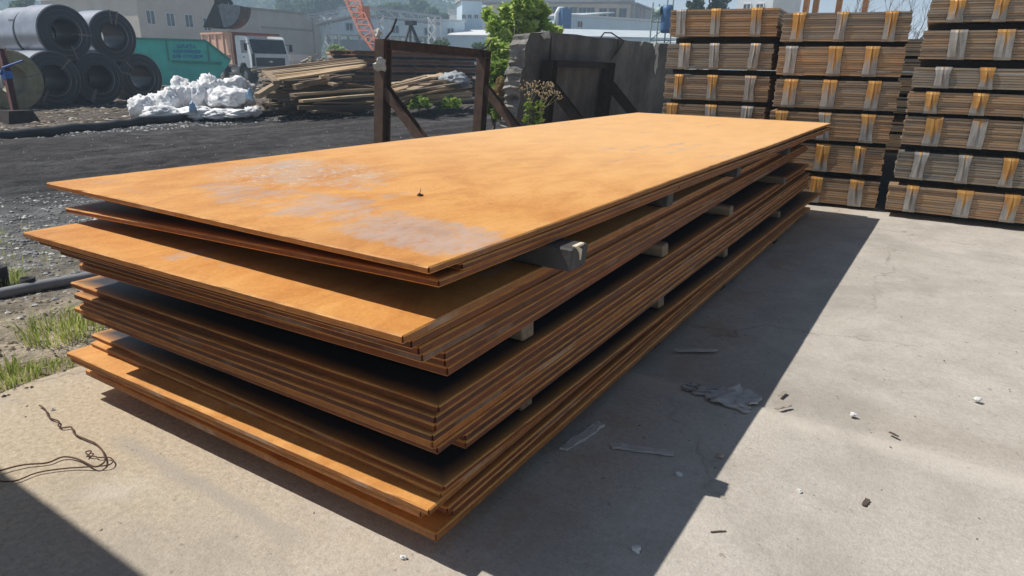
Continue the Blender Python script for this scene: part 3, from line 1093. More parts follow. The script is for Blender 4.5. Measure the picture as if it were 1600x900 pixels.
for k, (a, b) in enumerate(left_rows):
    u0 = -2.53 + random.uniform(-.03, .03)
    bx, by = -.54 + u0 * ux, 8.30 + u0 * uy
    nm = 'topmost' if k == 5 else ORD[k]
    pack((bx, by), RZ, 1.20, b - a, 2.5, a, a - prev, 12 if k < 4 else 11, left_straps[k], 41 + k,
         f'{nm} strapped sheet pack in the left column beside the slab')
    prev = b
RZ2 = RAD(2)
right_rows = [(.067, .315), (.385, .645), (.716, .982), (1.018, 1.210), (1.25, 1.432), (1.505, 1.756), (1.826, 2.020)]
right_straps = [(.14, .42, .66, .9), (.13, .36, .6, .86), (.16, .40, .64, .88), (.13, .37, .62, .87), (.16, .36, .62, .88), (.17, .40, .64, .88), (.13, .36, .62, .88)]
prev = -.008
for k, (a, b) in enumerate(right_rows):
    u0 = .085 + .006 * k + random.uniform(-.012, .012)
    pack((-.54 + u0, 7.66 + .035 * u0 + random.uniform(-.015, .015)), RZ2, 1.55, b - a, 6.0, a, a - prev, max(8, int((b - a) / .021)), right_straps[k], 61 + k,
         f'{ORD[k]} strapped sheet pack in the right column')
    prev = b
for k in range(6):  # added rear row blocks the sunlit ground so the column gap looks dark
    pack((-1.25 + .02 * k, 14.2 + random.uniform(-.02, .02)), 0, 1.4, .278, 2.5, .03 + k * .326, .036 if k == 0 else .05, 10, (), 101 + k,
         f'{ORD[k] if k < 5 else "topmost"} sheet pack in the row added behind to darken the column gap')
# tall pack column just outside the frame whose shadow falls across the near left corner
for k in range(8):
    tag(pack((-4.45, -2.2), 0, 1.22, .275, 2.33, .03 + k * .325, .036 if k == 0 else .05, 8, (.2, .5, .8), 81 + k,
             f'{(ORD[:6] + ["seventh from the bottom", "topmost"])[k]} sheet pack in the column left of the camera'), None)

# steel posts standing behind the packs
for px, top in ((1258, -40), (1273, -30), (1309, -36), (1350, -28)):
    d = 20.5
    c = at(px, 14, d)
    z1 = 4.7 + .2 * random.random()
    o = MB().ibeam((c.x, c.y, -.03), (c.x + .03, c.y, z1), .16, .16, .014, up=(1, 0, 0)).build('steel_post', M['post_rust'], loc=(c.x, c.y, -.03))
    tag(o, {1258: 'leftmost rusty orange post rising behind the middle packs', 1273: 'second rusty post from the left behind the middle packs',
            1309: 'third rusty post from the left behind the middle packs', 1350: 'rightmost rusty post behind the middle packs'}[px],
        'steel post', 'rusty posts behind the packs')


# ================================================================== FRAMES AND LEANING SLAB
def stanchion(y0, y1, xb, lean, z0, z1, mat, label, w=.2, br=(1.05, 1.2)):
    t = thing('support_frame', label, 'steel frame', (xb, y0, 0), 0, 'braced steel frames along the verge')
    ys_ = (0, y1 - y0)
    for yy, zt in zip(ys_, (z0, z1)):
        MB().ibeam((0, yy, -.08), (lean * zt, yy, zt), w, w, .016, up=(0, 1, 0)).build('post', mat, t)
    for yy, zt in zip(ys_, (z0, z1)):
        zb = br[0]
        MB().ibeam((lean * zb + w / 2 - .02, yy, zb), (lean * zb + br[1], yy, -.06), w * .8, w * .62, .012, up=(0, 1, 0)).build('brace', mat, t)
    MB().ibeam((lean * z0, -w * .5, z0 - .05), (lean * z1, y1 - y0 + w * .5, z1 - .05), .13, .12, .012, up=(0, 0, 1)).build('top_rail', mat, t)
    return t


f1 = stanchion(6.69, 8.92, -6.46, .085, 1.66, 1.585, M['brown_steel'], 'brown steel frame with two braced posts and a rag on its left post', .155)
f2 = stanchion(10.42, 12.75, -6.13, .085, 1.47, 1.46, M['dark_steel'], 'blackened steel frame with two braced posts against the concrete slab', .20)
o = MB().blob((-6.30, 6.60, 1.37), (.065, .085, .085), 4, 2, .5).build('rag', M['plaster'], None, False, (-6.36, 6.6, 1.37))
tag(o, 'crumpled whitish rag stuck on the left post of the brown frame', 'rag')
o = MB().blob((-6.38, 6.66, 1.74), (.045, .05, .06), 7, 2, .5).build('rag', M['plaster'], None, False, (-6.38, 6.66, 1.74))
tag(o, 'small white lump on top of the brown frame left post', 'rag')
for (a, b, lb) in (((-6.36, 6.75, 1.66), (-6.22, 6.84, 1.92), 'bent dark rod sticking up from the left end of the brown frame'),
                   ((-6.33, 8.80, 1.58), (-6.24, 8.98, 1.75), 'bent dark rod sticking up from the right end of the brown frame')):
    a, b = Vector(a), Vector(b)
    tag(MB().tube([a, a + (b - a) * .5 + Vector((.02, 0, -.02)), b], .013, 6).build('steel_rod', M['dark_steel'], loc=a), lb, 'rod')

# slab: outline in (y, z), leaning on the frame
LEAN = .085
SX = -6.28
rs = random.Random(5)
left = [(9.72 + .10 * z / 1.9 + (.16 * ((z - 1.6) / .33) ** 2 if z > 1.6 else 0) + .05 * noise.noise(Vector((z * 3.1, 2, 5))) + .035 * noise.noise(Vector((z * 9.7, 1, 3))) + .02 * rs.uniform(-1, 1), z) for z in [.045 * k for k in range(43)]]
toprow = [(10.6, 1.93), (10.9, 1.925), (11.5, 1.935), (12.2, 1.915), (13.1, 1.93), (14.0, 1.91), (14.8, 1.925), (15.25, 1.90), (15.35, 1.80), (15.55, 1.78), (15.65, 1.92), (16.3, 1.93), (16.9, 1.92), (17.6, 1.9)]
outl = left + toprow + [(17.7, 0)]
front = [(SX + LEAN * z, y, z) for y, z in outl]
back = [(SX - .26 + LEAN * z, y - (.09 + .09 * noise.noise(Vector((k * .37, 4, 4))) + rs.uniform(-.03, .03) if k < len(left) else 0), z - (rs.uniform(0, .03) if z > .1 else 0)) for k, (y, z) in enumerate(outl)]
n = len(outl)
mb = MB()
mb.add(front, [tuple(range(n))])
mb.add(back, [tuple(range(n - 1, -1, -1))])
mb.cur = 1
midp = [((a[0] + b[0]) / 2, (a[1] + b[1]) / 2 + (.13 * noise.noise(Vector((k * .29, 8, 2))) + rs.uniform(-.035, .035) if k < len(left) else 0), (a[2] + b[2]) / 2 + (rs.uniform(-.01, .03) if outl[k][1] > .1 else 0)) for k, (a, b) in enumerate(zip(front, back))]
fs = []
for i in range(n - 1):
    fs += [(i, i + 1, n + i + 1, n + i), (n + i, n + i + 1, 2 * n + i + 1, 2 * n + i)]
mb.add(front + midp + back, fs)
o = mb.build('concrete_slab_panel', [M['slab_concrete'], M['broken_concrete']], loc=(SX, 9.8, 0))
tag(o, 'thick grimy concrete slab standing on edge with a broken left end', 'concrete slab')
# its embedded steel: a strip, lifting loop, chips
q = MB().box((SX + LEAN * 1.62 + .012, 10.62, 1.60), (.02, .035, .62)).build('edge_strip', M['dark_steel'], o)
q.matrix_parent_inverse = Matrix.Translation(-Vector((SX, 9.8, 0)))
for nm, pts in (('lifting_loop', [(SX + .13, 12.55, 1.90), (SX + .13, 12.75, 2.02), (SX + .14, 13.05, 2.03), (SX + .17, 13.35, 1.95), (SX + .21, 13.25, 1.75), (SX + .2, 13.0, 1.52)]),
                ('lifting_loop', [(SX + .17, 13.35, 1.95), (SX + .2, 13.55, 1.90), (SX + .19, 13.2, 1.62)])):
    q = MB().tube(pts, .014, 6).build(nm, M['dark_steel'], o)
    q.matrix_parent_inverse = Matrix.Translation(-Vector((SX, 9.8, 0)))
for (y, z, ry, rz_) in ((10.42, 1.875, .16, .06), (14.55, 1.87, .10, .06), (15.62, 1.55, .10, .28), (15.5, 1.80, .16, .12)):
    q = MB().blob((SX + LEAN * z - .012, y, z), (.03, ry, rz_), y, 2, .5).build('spalled_patch', M['plaster'], o)
    q.matrix_parent_inverse = Matrix.Translation(-Vector((SX, 9.8, 0)))


# ================================================================== FOLIAGE
def leaf_cloud(mb, c, r, n, size, rnd, hollow=.35, aspect=1.7, droop=0):
    c = Vector(c)
    for _ in range(n):
        while True:
            d = Vector((rnd.uniform(-1, 1), rnd.uniform(-1, 1), rnd.uniform(-1, 1)))
            if hollow < d.length < 1:
                break
        p = c + Vector((d.x * r[0], d.y * r[1], d.z * r[2]))
        a = Vector((rnd.gauss(0, 1), rnd.gauss(0, 1), rnd.gauss(0, .6) - droop)).normalized()
        b = a.cross(Vector((rnd.gauss(0, 1), rnd.gauss(0, 1), rnd.gauss(0, 1) + .8)))
        if b.length < 1e-3:
            continue
        b.normalize()
        s = size * rnd.uniform(.6, 1.3)
        a *= s * aspect / 2
        b *= s / 2
        up = a.cross(b).normalized() * s * .15
        mb.add([p - a, p - b * .9 + up, p + a, p + b * .9 + up], [(0, 1, 2, 3)])


def tree(name, label, cat, base, h, clumps, leaf, nleaf, size, trunk_r=.12, group=None, bark='bark', seed=1, twigs=1):
    rnd = random.Random(seed)
    base = Vector(base)
    t = thing(name, label, cat, base, 0, group)
    tm = MB()
    cen = [Vector(c[0]) - base for c in clumps]
    topc = max(cen, key=lambda q: q.z)
    fork = Vector((topc.x * .25, topc.y * .25, topc.z * .35))
    tm.tube([(0, 0, -.1), fork * .5 + Vector((.03, 0, 0)), fork], trunk_r, 7, r1=trunk_r * .75)
    for c in cen:
        st = fork * rnd.uniform(.55, 1.0)
        md = (st + c) / 2 + Vector((rnd.uniform(-.1, .1), rnd.uniform(-.1, .1), rnd.uniform(0, .2))) * (c - st).length * .5
        tm.tube([st, md, c], trunk_r * .5, 5, r1=trunk_r * .12)
    tm.build('trunk', M[bark], t, True)
    cm = MB()
    tot = sum((c[1][0] * c[1][1] * c[1][2]) ** .66 for c in clumps)
    for c, q in zip(clumps, cen):
        k = int(nleaf * (c[1][0] * c[1][1] * c[1][2]) ** .66 / tot)
        leaf_cloud(cm, q, c[1], k, size, rnd)
    cm.build('crown', M[leaf], t, fix=False)
    return t


def px_clumps(lst, d, asp=1.0, rnd=random.Random(3)):
    out = []
    for px, py, rx, ry in lst:
        dd = d + rnd.uniform(-.5, .5) * min(2.0, d * .05)
        k = dd / F_PX
        c = at(px, py, dd)
        out.append((c, (rx * k, rx * k * asp, ry * k)))
    return out


# bush behind the slab
BD = 13.6
cl = px_clumps([(772, 38, 10, 14), (763, 22, 7, 10), (781, 60, 14, 14), (790, 18, 9, 12), (795, 45, 11, 16), (785, 82, 16, 16), (770, 70, 8, 10), (800, 66, 12, 14),
                (812, 22, 11, 16), (826, 10, 15, 16), (838, 28, 15, 16), (822, 42, 15, 12), (848, 44, 14, 9), (866, 48, 12, 6), (835, 4, 14, 10), (808, 6, 8, 10), (800, 88, 16, 12), (850, 18, 8, 8)], BD)
tree('bush_tree', 'leafy green young tree rising behind the broken slab end', 'tree', (cl[5][0].x, cl[5][0].y, -.02), 3, cl, 'leaf_bush', 2300, .15, .06, seed=4)
cl = px_clumps([(782, 108, 20, 14), (770, 125, 16, 14), (790, 128, 16, 16), (776, 148, 18, 14), (766, 165, 12, 14), (790, 158, 12, 18), (783, 176, 14, 10), (760, 140, 8, 12), (800, 100, 12, 9)], 12.6)
tree('shrub', 'yellow green shrub between the brown frame and the slab', 'shrub', (cl[4][0].x, cl[4][0].y, -.02), 2, cl, 'leaf_weed', 3600, .075, .035, seed=6)
cl = px_clumps([(782, 132, 8, 12), (784, 150, 7, 12), (778, 143, 8, 8)], 11.9)
tree('dry_shrub', 'withered pinkish shrub in front of the green one', 'shrub', (cl[1][0].x, cl[1][0].y, -.02), 1.4, cl, 'leaf_dry', 420, .05, .02, seed=9)

# dry weed in front of the slab
b0 = at(828, 208, 8.9)
wt = thing('dry_weed', 'dried branching weed with pale seed heads in front of the slab', 'weed', (b0.x, b0.y, 0))
st, hd, lf = MB(), MB(), MB()
rw = random.Random(8)
for (bx, tops) in ((822, [(815, 138), (822, 131), (832, 134), (838, 130), (828, 145), (840, 142)]), (842, [(846, 150), (852, 133), (857, 131), (866, 143), (870, 146), (862, 138), (850, 142), (873, 153), (856, 146)])):
    foot = at(bx, 200, 8.9)
    foot = Vector((foot.x, foot.y, -.03)) - Vector(wt.location)
    kn = at(bx + (2 if bx == 842 else 4), 158, 8.9) - Vector(wt.location)
    st.tube([foot, (foot + kn) / 2 + Vector((.02, 0, 0)), kn], .010, 5, r1=.006)
    for (tx, ty) in tops:
        e = at(tx, ty, 8.9 + rw.uniform(-.15, .15)) - Vector(wt.location)
        s = foot + (kn - foot) * rw.uniform(.8, 1)
        st.tube([s, (s + e) / 2 + Vector((rw.uniform(-.02, .02), 0, -.01)), e], .004, 4, r1=.002)
        for _ in range(9):
            hp_ = e + Vector((rw.gauss(0, .03), rw.gauss(0, .03), rw.gauss(0, .022)))
            hd.blob(hp_, rw.uniform(.006, .013), rw.random() * 9, 1, .3)
            st.tube([e + Vector((0, 0, -.03)), hp_], .0016, 3)
    for _ in range(45):
        q = foot + (kn - foot) * rw.uniform(.45, 1)
        leaf_cloud(lf, q, (.07, .07, .06), 2, .045, rw, .1)
st.build('stem', M['dry_stem'], wt)
hd.build('seed_heads', M['seed_head'], wt)['kind'] = 'stuff'
lf.build('leaves', M['leaf_weed'], wt, fix=False)

# weeds at the second plank pile
for px, d, lb in ((655, 17.6, 'small bright green weed left of the other under the planks'), (703, 19.2, 'small bright green weed right of the other under the planks')):
    cl = px_clumps([(px, 154, 9, 6), (px - 8, 159, 8, 5), (px + 9, 158, 9, 5), (px, 164, 15, 5), (px - 10, 166, 8, 4), (px + 12, 165, 8, 4)], d)
    tree('weed', lb, 'weed', (cl[0][0].x, cl[0][0].y, 0), .4, cl, 'leaf_weed', 380, .075, .012, 'green weeds beside the track', seed=px)


# grass tufts on the verge
def tuft(px, py, rad, h, n, label, seed, mat='grass_blade', group='grass tufts on the verge'):
    c = on_z(px, py, 0)
    rnd = random.Random(seed)
    mb = MB()
    for _ in range(n):
        a = rnd.uniform(0, 6.283)
        rr = rad * math.sqrt(rnd.random())
        p = Vector((rr * math.cos(a), rr * math.sin(a), -.02))
        hh = h * rnd.uniform(.35, 1.1) * (1 - .4 * rr / rad)
        dr = Vector((math.cos(a + rnd.gauss(0, .8)), math.sin(a + rnd.gauss(0, .8)), 0)) * hh * rnd.uniform(.15, .9)
        w = Vector((-dr.y, dr.x, 0)).normalized() * rnd.uniform(.0018, .004)
        q1 = p + dr * .35 + Vector((0, 0, hh * .65))
        q2 = p + dr + Vector((0, 0, hh * rnd.uniform(.75, 1.0)))
        mb.add([p - w, p + w, q1 + w * .8, q1 - w * .8, q2], [(0, 1, 2, 3), (3, 2, 4)])
    o = mb.build('grass_tuft', M[mat], fix=False)
    o.location = (c.x, c.y, -.01)
    return tag(o, label, 'grass tuft', group)


tuft(98, 515, .20, .19, 330, 'big bright grass tuft beside the left end of the plate stack', 1)
tuft(12, 588, .13, .15, 220, 'grass tuft at the left photo edge where the concrete begins', 2)
tuft(65, 572, .12, .06, 150, 'low thin grass patch between the two larger tufts', 3)
tuft(112, 558, .10, .05, 60, 'small sprig of grass at the concrete edge nearest the plates', 4)
tuft(8, 440, .14, .16, 200, 'grass tuft behind the black pot at the left edge', 5)

# sparse ground cover on the gravel verge
rnd = random.Random(31)
mb = MB()
for _ in range(2600):
    x, y = rnd.uniform(-7.6, -4.75), rnd.uniform(1.2, 5.2)
    if noise.noise(Vector((x * 1.3, y * 1.3, 2))) < .02 or x < -6.6 and rnd.random() < .6:
        continue
    h = rnd.uniform(.03, .10)
    a = rnd.uniform(0, 6.28)
    w = Vector((math.cos(a), math.sin(a), 0)) * .004
    z = ground_z(x, y) - .01
    p = Vector((x, y, z))
    e = p + Vector((rnd.gauss(0, .03), rnd.gauss(0, .03), h))
    mb.add([p - w, p + w, e], [(0, 1, 2)])
tag(mb.build('ground_cover', M['grass_blade'], fix=False), 'sparse short weeds growing through the verge gravel', 'ground cover', kind='stuff')


def stones(name, n, fx, size, mat, seed, flat=.6, label=None, cat=None):
    rnd = random.Random(seed)
    mb = MB()
    ico = [Vector(v) for v in ((0, 0, 1), (1, 0, .1), (.2, .95, 0), (-.9, .3, -.1), (-.4, -.9, .1), (.6, -.75, -.05), (0, 0, -1))]
    fc = [(0, 1, 2), (0, 2, 3), (0, 3, 4), (0, 4, 5), (0, 5, 1), (6, 2, 1), (6, 3, 2), (6, 4, 3), (6, 5, 4), (6, 1, 5)]
    for _ in range(n):
        x, y = fx(rnd)
        s = size * (rnd.random() ** 2.2 * 1.6 + .35)
        a = rnd.uniform(0, 6.28)
        ca, sa = math.cos(a), math.sin(a)
        el = rnd.uniform(.6, 1.5)
        z = ground_z(x, y) if x < -3.27 else 0
        vs = []
        for q in ico:
            j = rnd.uniform(.75, 1.25)
            px, py, pz = q.x * s * el * j, q.y * s * j, q.z * s * flat * j
            vs.append((x + px * ca - py * sa, y + px * sa + py * ca, z + pz + s * flat * .35))
        mb.add(vs, fc)
    o = mb.build(name, M[mat], fix=False)
    tag(o, label, cat, kind='stuff')
    return o


stones('gravel', 9000, lambda r: (-6.1 + r.gauss(0, .85), r.uniform(1.0, 5.6)), .0115, 'gravel', 1, label='loose grey gravel spread along the verge', cat='gravel')
stones('gravel', 2600, lambda r: (-14.55 + r.gauss(0, .28), r.uniform(3, 16)), .022, 'gravel', 2, label='pale grit strewn along the black hose', cat='gravel')
stones('wood_debris', 3600, lambda r: (r.uniform(-24, -15.35), r.uniform(3, 16)), .045, 'chips', 3, .35, label='bark and wood chips littering the ground by the coils', cat='debris')
stones('track_stones', 1500, lambda r: (r.uniform(-14.2, -7), r.uniform(2, 16)), .008, 'chips', 5, label='small stones scattered over the dark haul track', cat='stones')
stones('grit', 1500, lambda r: (r.uniform(-4.7, -3.2), r.uniform(.8, 2.6)), .008, 'chips', 6, label='fine grit and crumbs on the sandy verge', cat='grit')
stones('grit', 800, lambda r: (r.uniform(-3.2, 1.6), r.uniform(.6, 6.8)), .0028, 'chips', 7, label='tiny crumbs scattered over the concrete apron', cat='grit')

# hose along the track, kerb pipe, pots
hp_ = [(-14.25, 3.0)] + [(on_z(px, py, 0).x, on_z(px, py, 0).y) for px, py in ((0, 215), (100, 206), (200, 197), (300, 189), (400, 182), (480, 177))]
hose = [(x, y, ground_z(x, y) + .07) for x, y in hp_] + [(-15.15, 13.6, ground_z(-15.15, 13.6) + .05)]
dense = []
for a, b in zip(hose[:-1], hose[1:]):
    for k in range(6):
        p = Vector(a).lerp(Vector(b), k / 6)
        dense.append((p.x + .03 * math.sin(p.y * 1.7), p.y, ground_z(p.x, p.y) + .07))
tag(MB().tube(dense, .095, 10).build('hose', M['hose'], None, True, dense[0]), 'long black hose lying along the far side of the haul track', 'hose')
l2 = [(-15.35 + .04 * math.sin(k), 16.0 + k * .8, ground_z(-15.3, 16 + k * .8) + .08) for k in range(12)]
tag(MB().tube(l2, .085, 8).build('pipe', M['hose'], None, True, l2[0]), 'dark pipe on the ground beside the right plank pile', 'pipe')
kp = [(-4.74, .6), (-4.72, 1.53), (-4.71, 1.75), (-4.69, 2.08), (-4.6, 2.6), (-4.55, 3.4)]
kp = [(x, y, -.005 + .008 * math.sin(y * 5)) for x, y in kp]
tag(MB().tube(kp, .036, 9).build('pipe', M['kerb_pipe'], None, True, kp[0]), 'grey pipe lying along the verge by the grass', 'pipe')
for px, py, r, h, lb in ((45, 447, .045, .06, 'small black pot beside the grey pipe'), (3, 446, .05, .13, 'taller black pot at the left edge of the photo')):
    c = on_z(px, py, 0)
    o = MB().lathe([(r * .8, -.02), (r, h), (r * .82, h), (r * .65, 0)], 14, 'Z', True)
    o = o.build('pot', M['pot'], None, True)
    o.location = (c.x, c.y, -.005)
    tag(o, lb, 'pot', 'black pots on the verge')

# ================================================================== LITTER ON THE APRON
wire = [(-2.978, 1.012), (-2.91, 1.006), (-2.85, .99), (-2.817, 0.989), (-2.773, 0.995), (-2.74, .978), (-2.71, 0.979), (-2.687, 1.001), (-2.62, 0.983), (-2.548, 0.988), (-2.487, 0.993), (-2.406, 0.98), (-2.337, 0.951), (-2.317, 0.926), (-2.328, 0.909), (-2.424, 0.906), (-2.488, 0.882), (-2.496, 0.833), (-2.543, 0.781), (-2.572, 0.713), (-2.60, .60), (-2.55, .52)]
wire2 = [(-2.572, .66), (-2.472, 0.713), (-2.459, 0.786), (-2.397, 0.862), (-2.328, 0.909), (-2.295, 0.941), (-2.309, 0.966), (-2.349, 0.973), (-2.381, 0.951), (-2.399, 0.949), (-2.422, 0.938), (-2.457, 0.944), (-2.445, 0.958), (-2.421, 0.929)]


def smooth_path(pts, k=4):
    out = []
    P = [Vector((x, y, 0)) for x, y in pts]
    for i in range(len(P) - 1):
        p0, p1, p2, p3 = P[max(i - 1, 0)], P[i], P[i + 1], P[min(i + 2, len(P) - 1)]
        for q in range(k):
            t = q / k
            out.append(.5 * ((2 * p1) + (p2 - p0) * t + (2 * p0 - 5 * p1 + 4 * p2 - p3) * t * t + (3 * p1 - p0 - 3 * p2 + p3) * t ** 3))
    out.append(P[-1])
    return [(p.x, p.y, .006 + .012 * max(0, noise.noise(Vector((p.x * 6, p.y * 6, 3)))) + .004) for p in out]


mb = MB()
mb.tube(smooth_path(wire), .0032, 5)
mb.tube(smooth_path(wire2), .0026, 5)
tag(mb.build('wire', M['wire_rust'], None, True, (-2.33, .91, 0)), 'loose curling rusty wire on the sunlit concrete', 'wire')


def scrap(name, cx, cy, L, w, h, rz, mat, label, cat, group=None, seed=0):
    bm = bmesh.new()
    bmesh.ops.create_grid(bm, x_segments=7, y_segments=2, size=.5)
    rnd = random.Random(seed)
    for v in bm.verts:
        tx = v.co.x
        v.co.x = tx * L + rnd.uniform(-.05, .05) * L * .5
        v.co.y = v.co.y * w * (1 - .5 * abs(tx) * 1.2 * rnd.random()) + rnd.uniform(-.1, .1) * w
        v.co.z = h * .5 + h * .6 * noise.noise(Vector((tx * 4, seed, 1)))
    r = bmesh.ops.extrude_face_region(bm, geom=bm.faces[:])
    for v in [q for q in r['geom'] if isinstance(q, bmesh.types.BMVert)]:
        v.co.z = .0005
    bmesh.ops.recalc_face_normals(bm, faces=bm.faces)
    me = bpy.data.meshes.new(name)
    bm.to_mesh(me)
    bm.free()
    me.materials.append(M[mat])
    o = bpy.data.objects.new(name, me)
    COL.objects.link(o)
    o.location = (cx, cy, .004)
    o.rotation_euler = (0, 0, rz)
    return tag(o, label, cat, group)


scrap('wood_scrap', -.77, 2.135, .24, .035, .012, RAD(22), 'slat_grey', 'thin flat slat lying in the shadow right of the stack', 'wood scrap', seed=2)
scrap('wood_scrap', -1.0, 2.09, .26, .04, .022, RAD(82), 'slat_grey', 'splintered wood piece in the shadow close to the plates', 'wood scrap', seed=5)
scrap('wood_scrap', -.91, 3.18, .22, .03, .01, RAD(35), 'slat_grey', 'small stick in the shadow below the second bearer', 'wood scrap', seed=8)
scrap('wood_scrap', -.40, 2.80, .085, .014, .009, RAD(55), 'rubble', 'pale splinter at the shadow edge by the slab joint', 'wood scrap', seed=9)
scrap('wood_scrap', -.43, 2.93, .07, .018, .006, RAD(80), 'rubble', 'pale chip of bark at the shadow edge', 'wood scrap', seed=10)
scrap('metal_scrap', -.02, 2.26, .045, .016, .010, RAD(80), 'scrap_dark', 'dark curled flake on the sunlit concrete at lower right', 'scrap', seed=12)
scrap('metal_scrap', .02, 2.82, .04, .012, .006, RAD(-30), 'scrap_dark', 'dark sliver on the sunlit concrete below the joint', 'scrap', seed=13)
scrap('metal_scrap', -.39, 1.83, .05, .006, .004, RAD(40), 'scrap_dark', 'thin dark twig near the bottom edge of the shadow', 'scrap', seed=14)
# rag
bm = bmesh.new()
bmesh.ops.create_grid(bm, x_segments=22, y_segments=12, size=.5)
for v in bm.verts:
    x, y = v.co.x, v.co.y
    wd = .30 if x > -.1 else .12
    edge = .035 * noise.noise(Vector((x * 6, y * 6, 4)))
    v.co = Vector((x * .30 + edge, y * (.17 if x > -.12 else .05) + edge * .8 + .02 * math.sin(x * 5),
                   .012 + .028 * max(0, noise.noise(Vector((x * 5, y * 5, 7)))) + .03 * math.exp(-((x - .12) / .06) ** 2) * (y + .5)))
me = bpy.data.meshes.new('rag')
r = bmesh.ops.extrude_face_region(bm, geom=bm.faces[:])
for v in [q for q in r['geom'] if isinstance(q, bmesh.types.BMVert)]:
    v.co.z = max(.0015, v.co.z - .008)
bmesh.ops.recalc_face_normals(bm, faces=bm.faces)
bm.to_mesh(me)
bm.free()
me.materials.append(M['rag'])
me.polygons.foreach_set('use_smooth', [True] * len(me.polygons))
o = bpy.data.objects.new('rag', me)
COL.objects.link(o)
o.location = (-.66, 2.745, 0)
o.rotation_euler = (0, 0, RAD(-8))
tag(o, 'crumpled grey brown rag lying in the shadow', 'rag')
for k, (x, y, s, mt, lb) in enumerate(((-.568, 1.604, .013, 'pebble_white', 'bluish white pebble in the shadow at the bottom'), (-1.128, 1.187, .008, 'pebble_white', 'white pebble in front of the near plate corner'),
                                       (.306, 3.369, .014, 'pebble_white', 'cream pebble on the right sunlit concrete'), (-.138, 2.90, .012, 'pebble_white', 'cream pebble just beyond the slab joint'),
                                       (-.512, 2.26, .012, 'rubble', 'grey pebble at the shadow edge'), (-.60, 2.058, .010, 'pebble_white', 'pale pebble inside the shadow'),
                                       (-.22, 2.20, .008, 'pebble_white', 'twin cream crumbs on the sunlit concrete'))):
    tag(MB().blob((0, 0, s * .6), (s * 1.2, s, s * .8), k, 2, .35, -s * .55).build('pebble', M[mt], None, False, None), lb, 'pebble').location = (x, y, .001)


# ================================================================== COILS
ROW = Vector((-.342, .940, 0))
AX = Vector((-.9976, -.07, 0))      # back along the coil axis
AZ = math.atan2(AX.x, AX.y)
rzc = -AZ                           # local +Y along AX


def coil_mesh():
    RO, RI, L = .75, .36, 1.15
    prof = [(RO - .03, 0), (RO, .03), (RO, L - .03), (RO - .03, L), (RI + .02, L), (RI, L - .02), (RI, .02), (RI + .02, 0)]
    # a slightly stepped face
    face = [(RI + .02, 0), (.46, .008), (.47, -.004), (.60, .004), (.61, -.006), (.70, 0.0)]
    return MB().lathe(prof[:7] + face, 56, 'Y')


coil_proto = None


def coil(c, mat, label, rz=rzc, nb=2):
    global coil_proto
    t = thing('steel_coil', label, 'steel coil', c, rz, 'coils of steel strip stacked in two rows')
    if coil_proto is None:
        coil_proto = coil_mesh().build('coil_body', mat, t, True)
        coil_proto.data.set_sharp_from_angle(angle=RAD(35))
    else:
        q = coil_proto.copy()
        COL.objects.link(q)
        q.parent = t
        if mat is not M['coil_steel']:
            q.data = q.data.copy()
            q.data.materials[0] = mat
    rr = random.Random(label)
    for k in range(nb):
        a = rr.uniform(0, 6.28)
        ca, sa = math.cos(a), math.sin(a)
        b = MB()
        pts = [(.355, .3), (.355, -.012), (.755, -.012), (.758, .3)]
        tg = Vector((-sa, 0, ca)) * .022
        vs = []
        for r, y in pts:
            p = Vector((r * ca, y, r * sa))
            vs += [p - tg, p + tg]
        n_ = len(pts)
        vs2 = []
        for r, y in pts:
            p = Vector(((r + (.004 if r > .5 else -.004)) * ca, y - .005, (r + (.004 if r > .5 else -.004)) * sa))
            vs2 += [p - tg, p + tg]
        fs = []
        for i in range(n_ - 1):
            fs += [(2 * i, 2 * i + 1, 2 * i + 3, 2 * i + 2), (2 * n_ + 2 * i, 2 * n_ + 2 * i + 2, 2 * n_ + 2 * i + 3, 2 * n_ + 2 * i + 1)]
        b.add(vs + vs2, fs).build('band', M['coil_band'], t)
    return t


B1 = Vector((-21.45, 9.40, .80))
CS = M['coil_steel']
coil(B1, CS, 'dark steel coil on the ground, leftmost of the three grey bottom faces')
coil(B1 + ROW * 1.60, CS, 'dark steel coil on the ground between two others, under both top coils')
coil(B1 + ROW * 3.32, CS, 'dark steel coil on the ground nearest the green skip')
coil(B1 + ROW * .66 + Vector((0, 0, 1.24)), CS, 'larger looking dark coil on top of the row, to the left')
coil(B1 + ROW * 2.42 + Vector((0, 0, 1.22)), CS, 'dark coil on top of the row, to the right')
coil(B1 + ROW * .66 + AX * 1.21 + Vector((0, 0, 1.20)), CS, 'coil lying end to end behind the left top coil')
coil(B1 + ROW * .05 + AX * 1.28, CS, 'coil on the ground behind the leftmost bottom coil')
coil(B1 + ROW * 1.62 + AX * 1.28, CS, 'coil on the ground behind the middle bottom coil')
coil(B1 + ROW * -1.45 + AX * -.35, M['coil_pale'], 'coil with a pale yellowish face at the left photo edge', nb=1)

# leaning post in front of the coils
pb = on_z(28, 192, 0)
t = thing('marker_post', 'dark red leaning post with a blue strap in front of the coils', 'post', (pb.x, pb.y, 0))
tp = at(2, 76, 14.7) - Vector((pb.x, pb.y, 0))
MB().ibeam((0, 0, -.05), tp, .14, .12, .012, up=(0, 1, 0)).build('post_shaft', M['red_lead'], t)
MB().box((0, 0, .12), (.75, .65, .3), None, .7).build('base', M['dark_steel'], t)
MB().tube([tp * .62 + Vector((-.09, -.09, .05)), tp * .64 + Vector((.1, -.09, .16)), tp * .66 + Vector((.35, .22, .28))], .022, 6).build('blue_strap', M['blue_strap'], t)
MB().box(tp * .64, (.17, .15, .16), Matrix.Rotation(RAD(-8), 3, 'Y')).build('strap_wrap', M['blue_strap'], t)


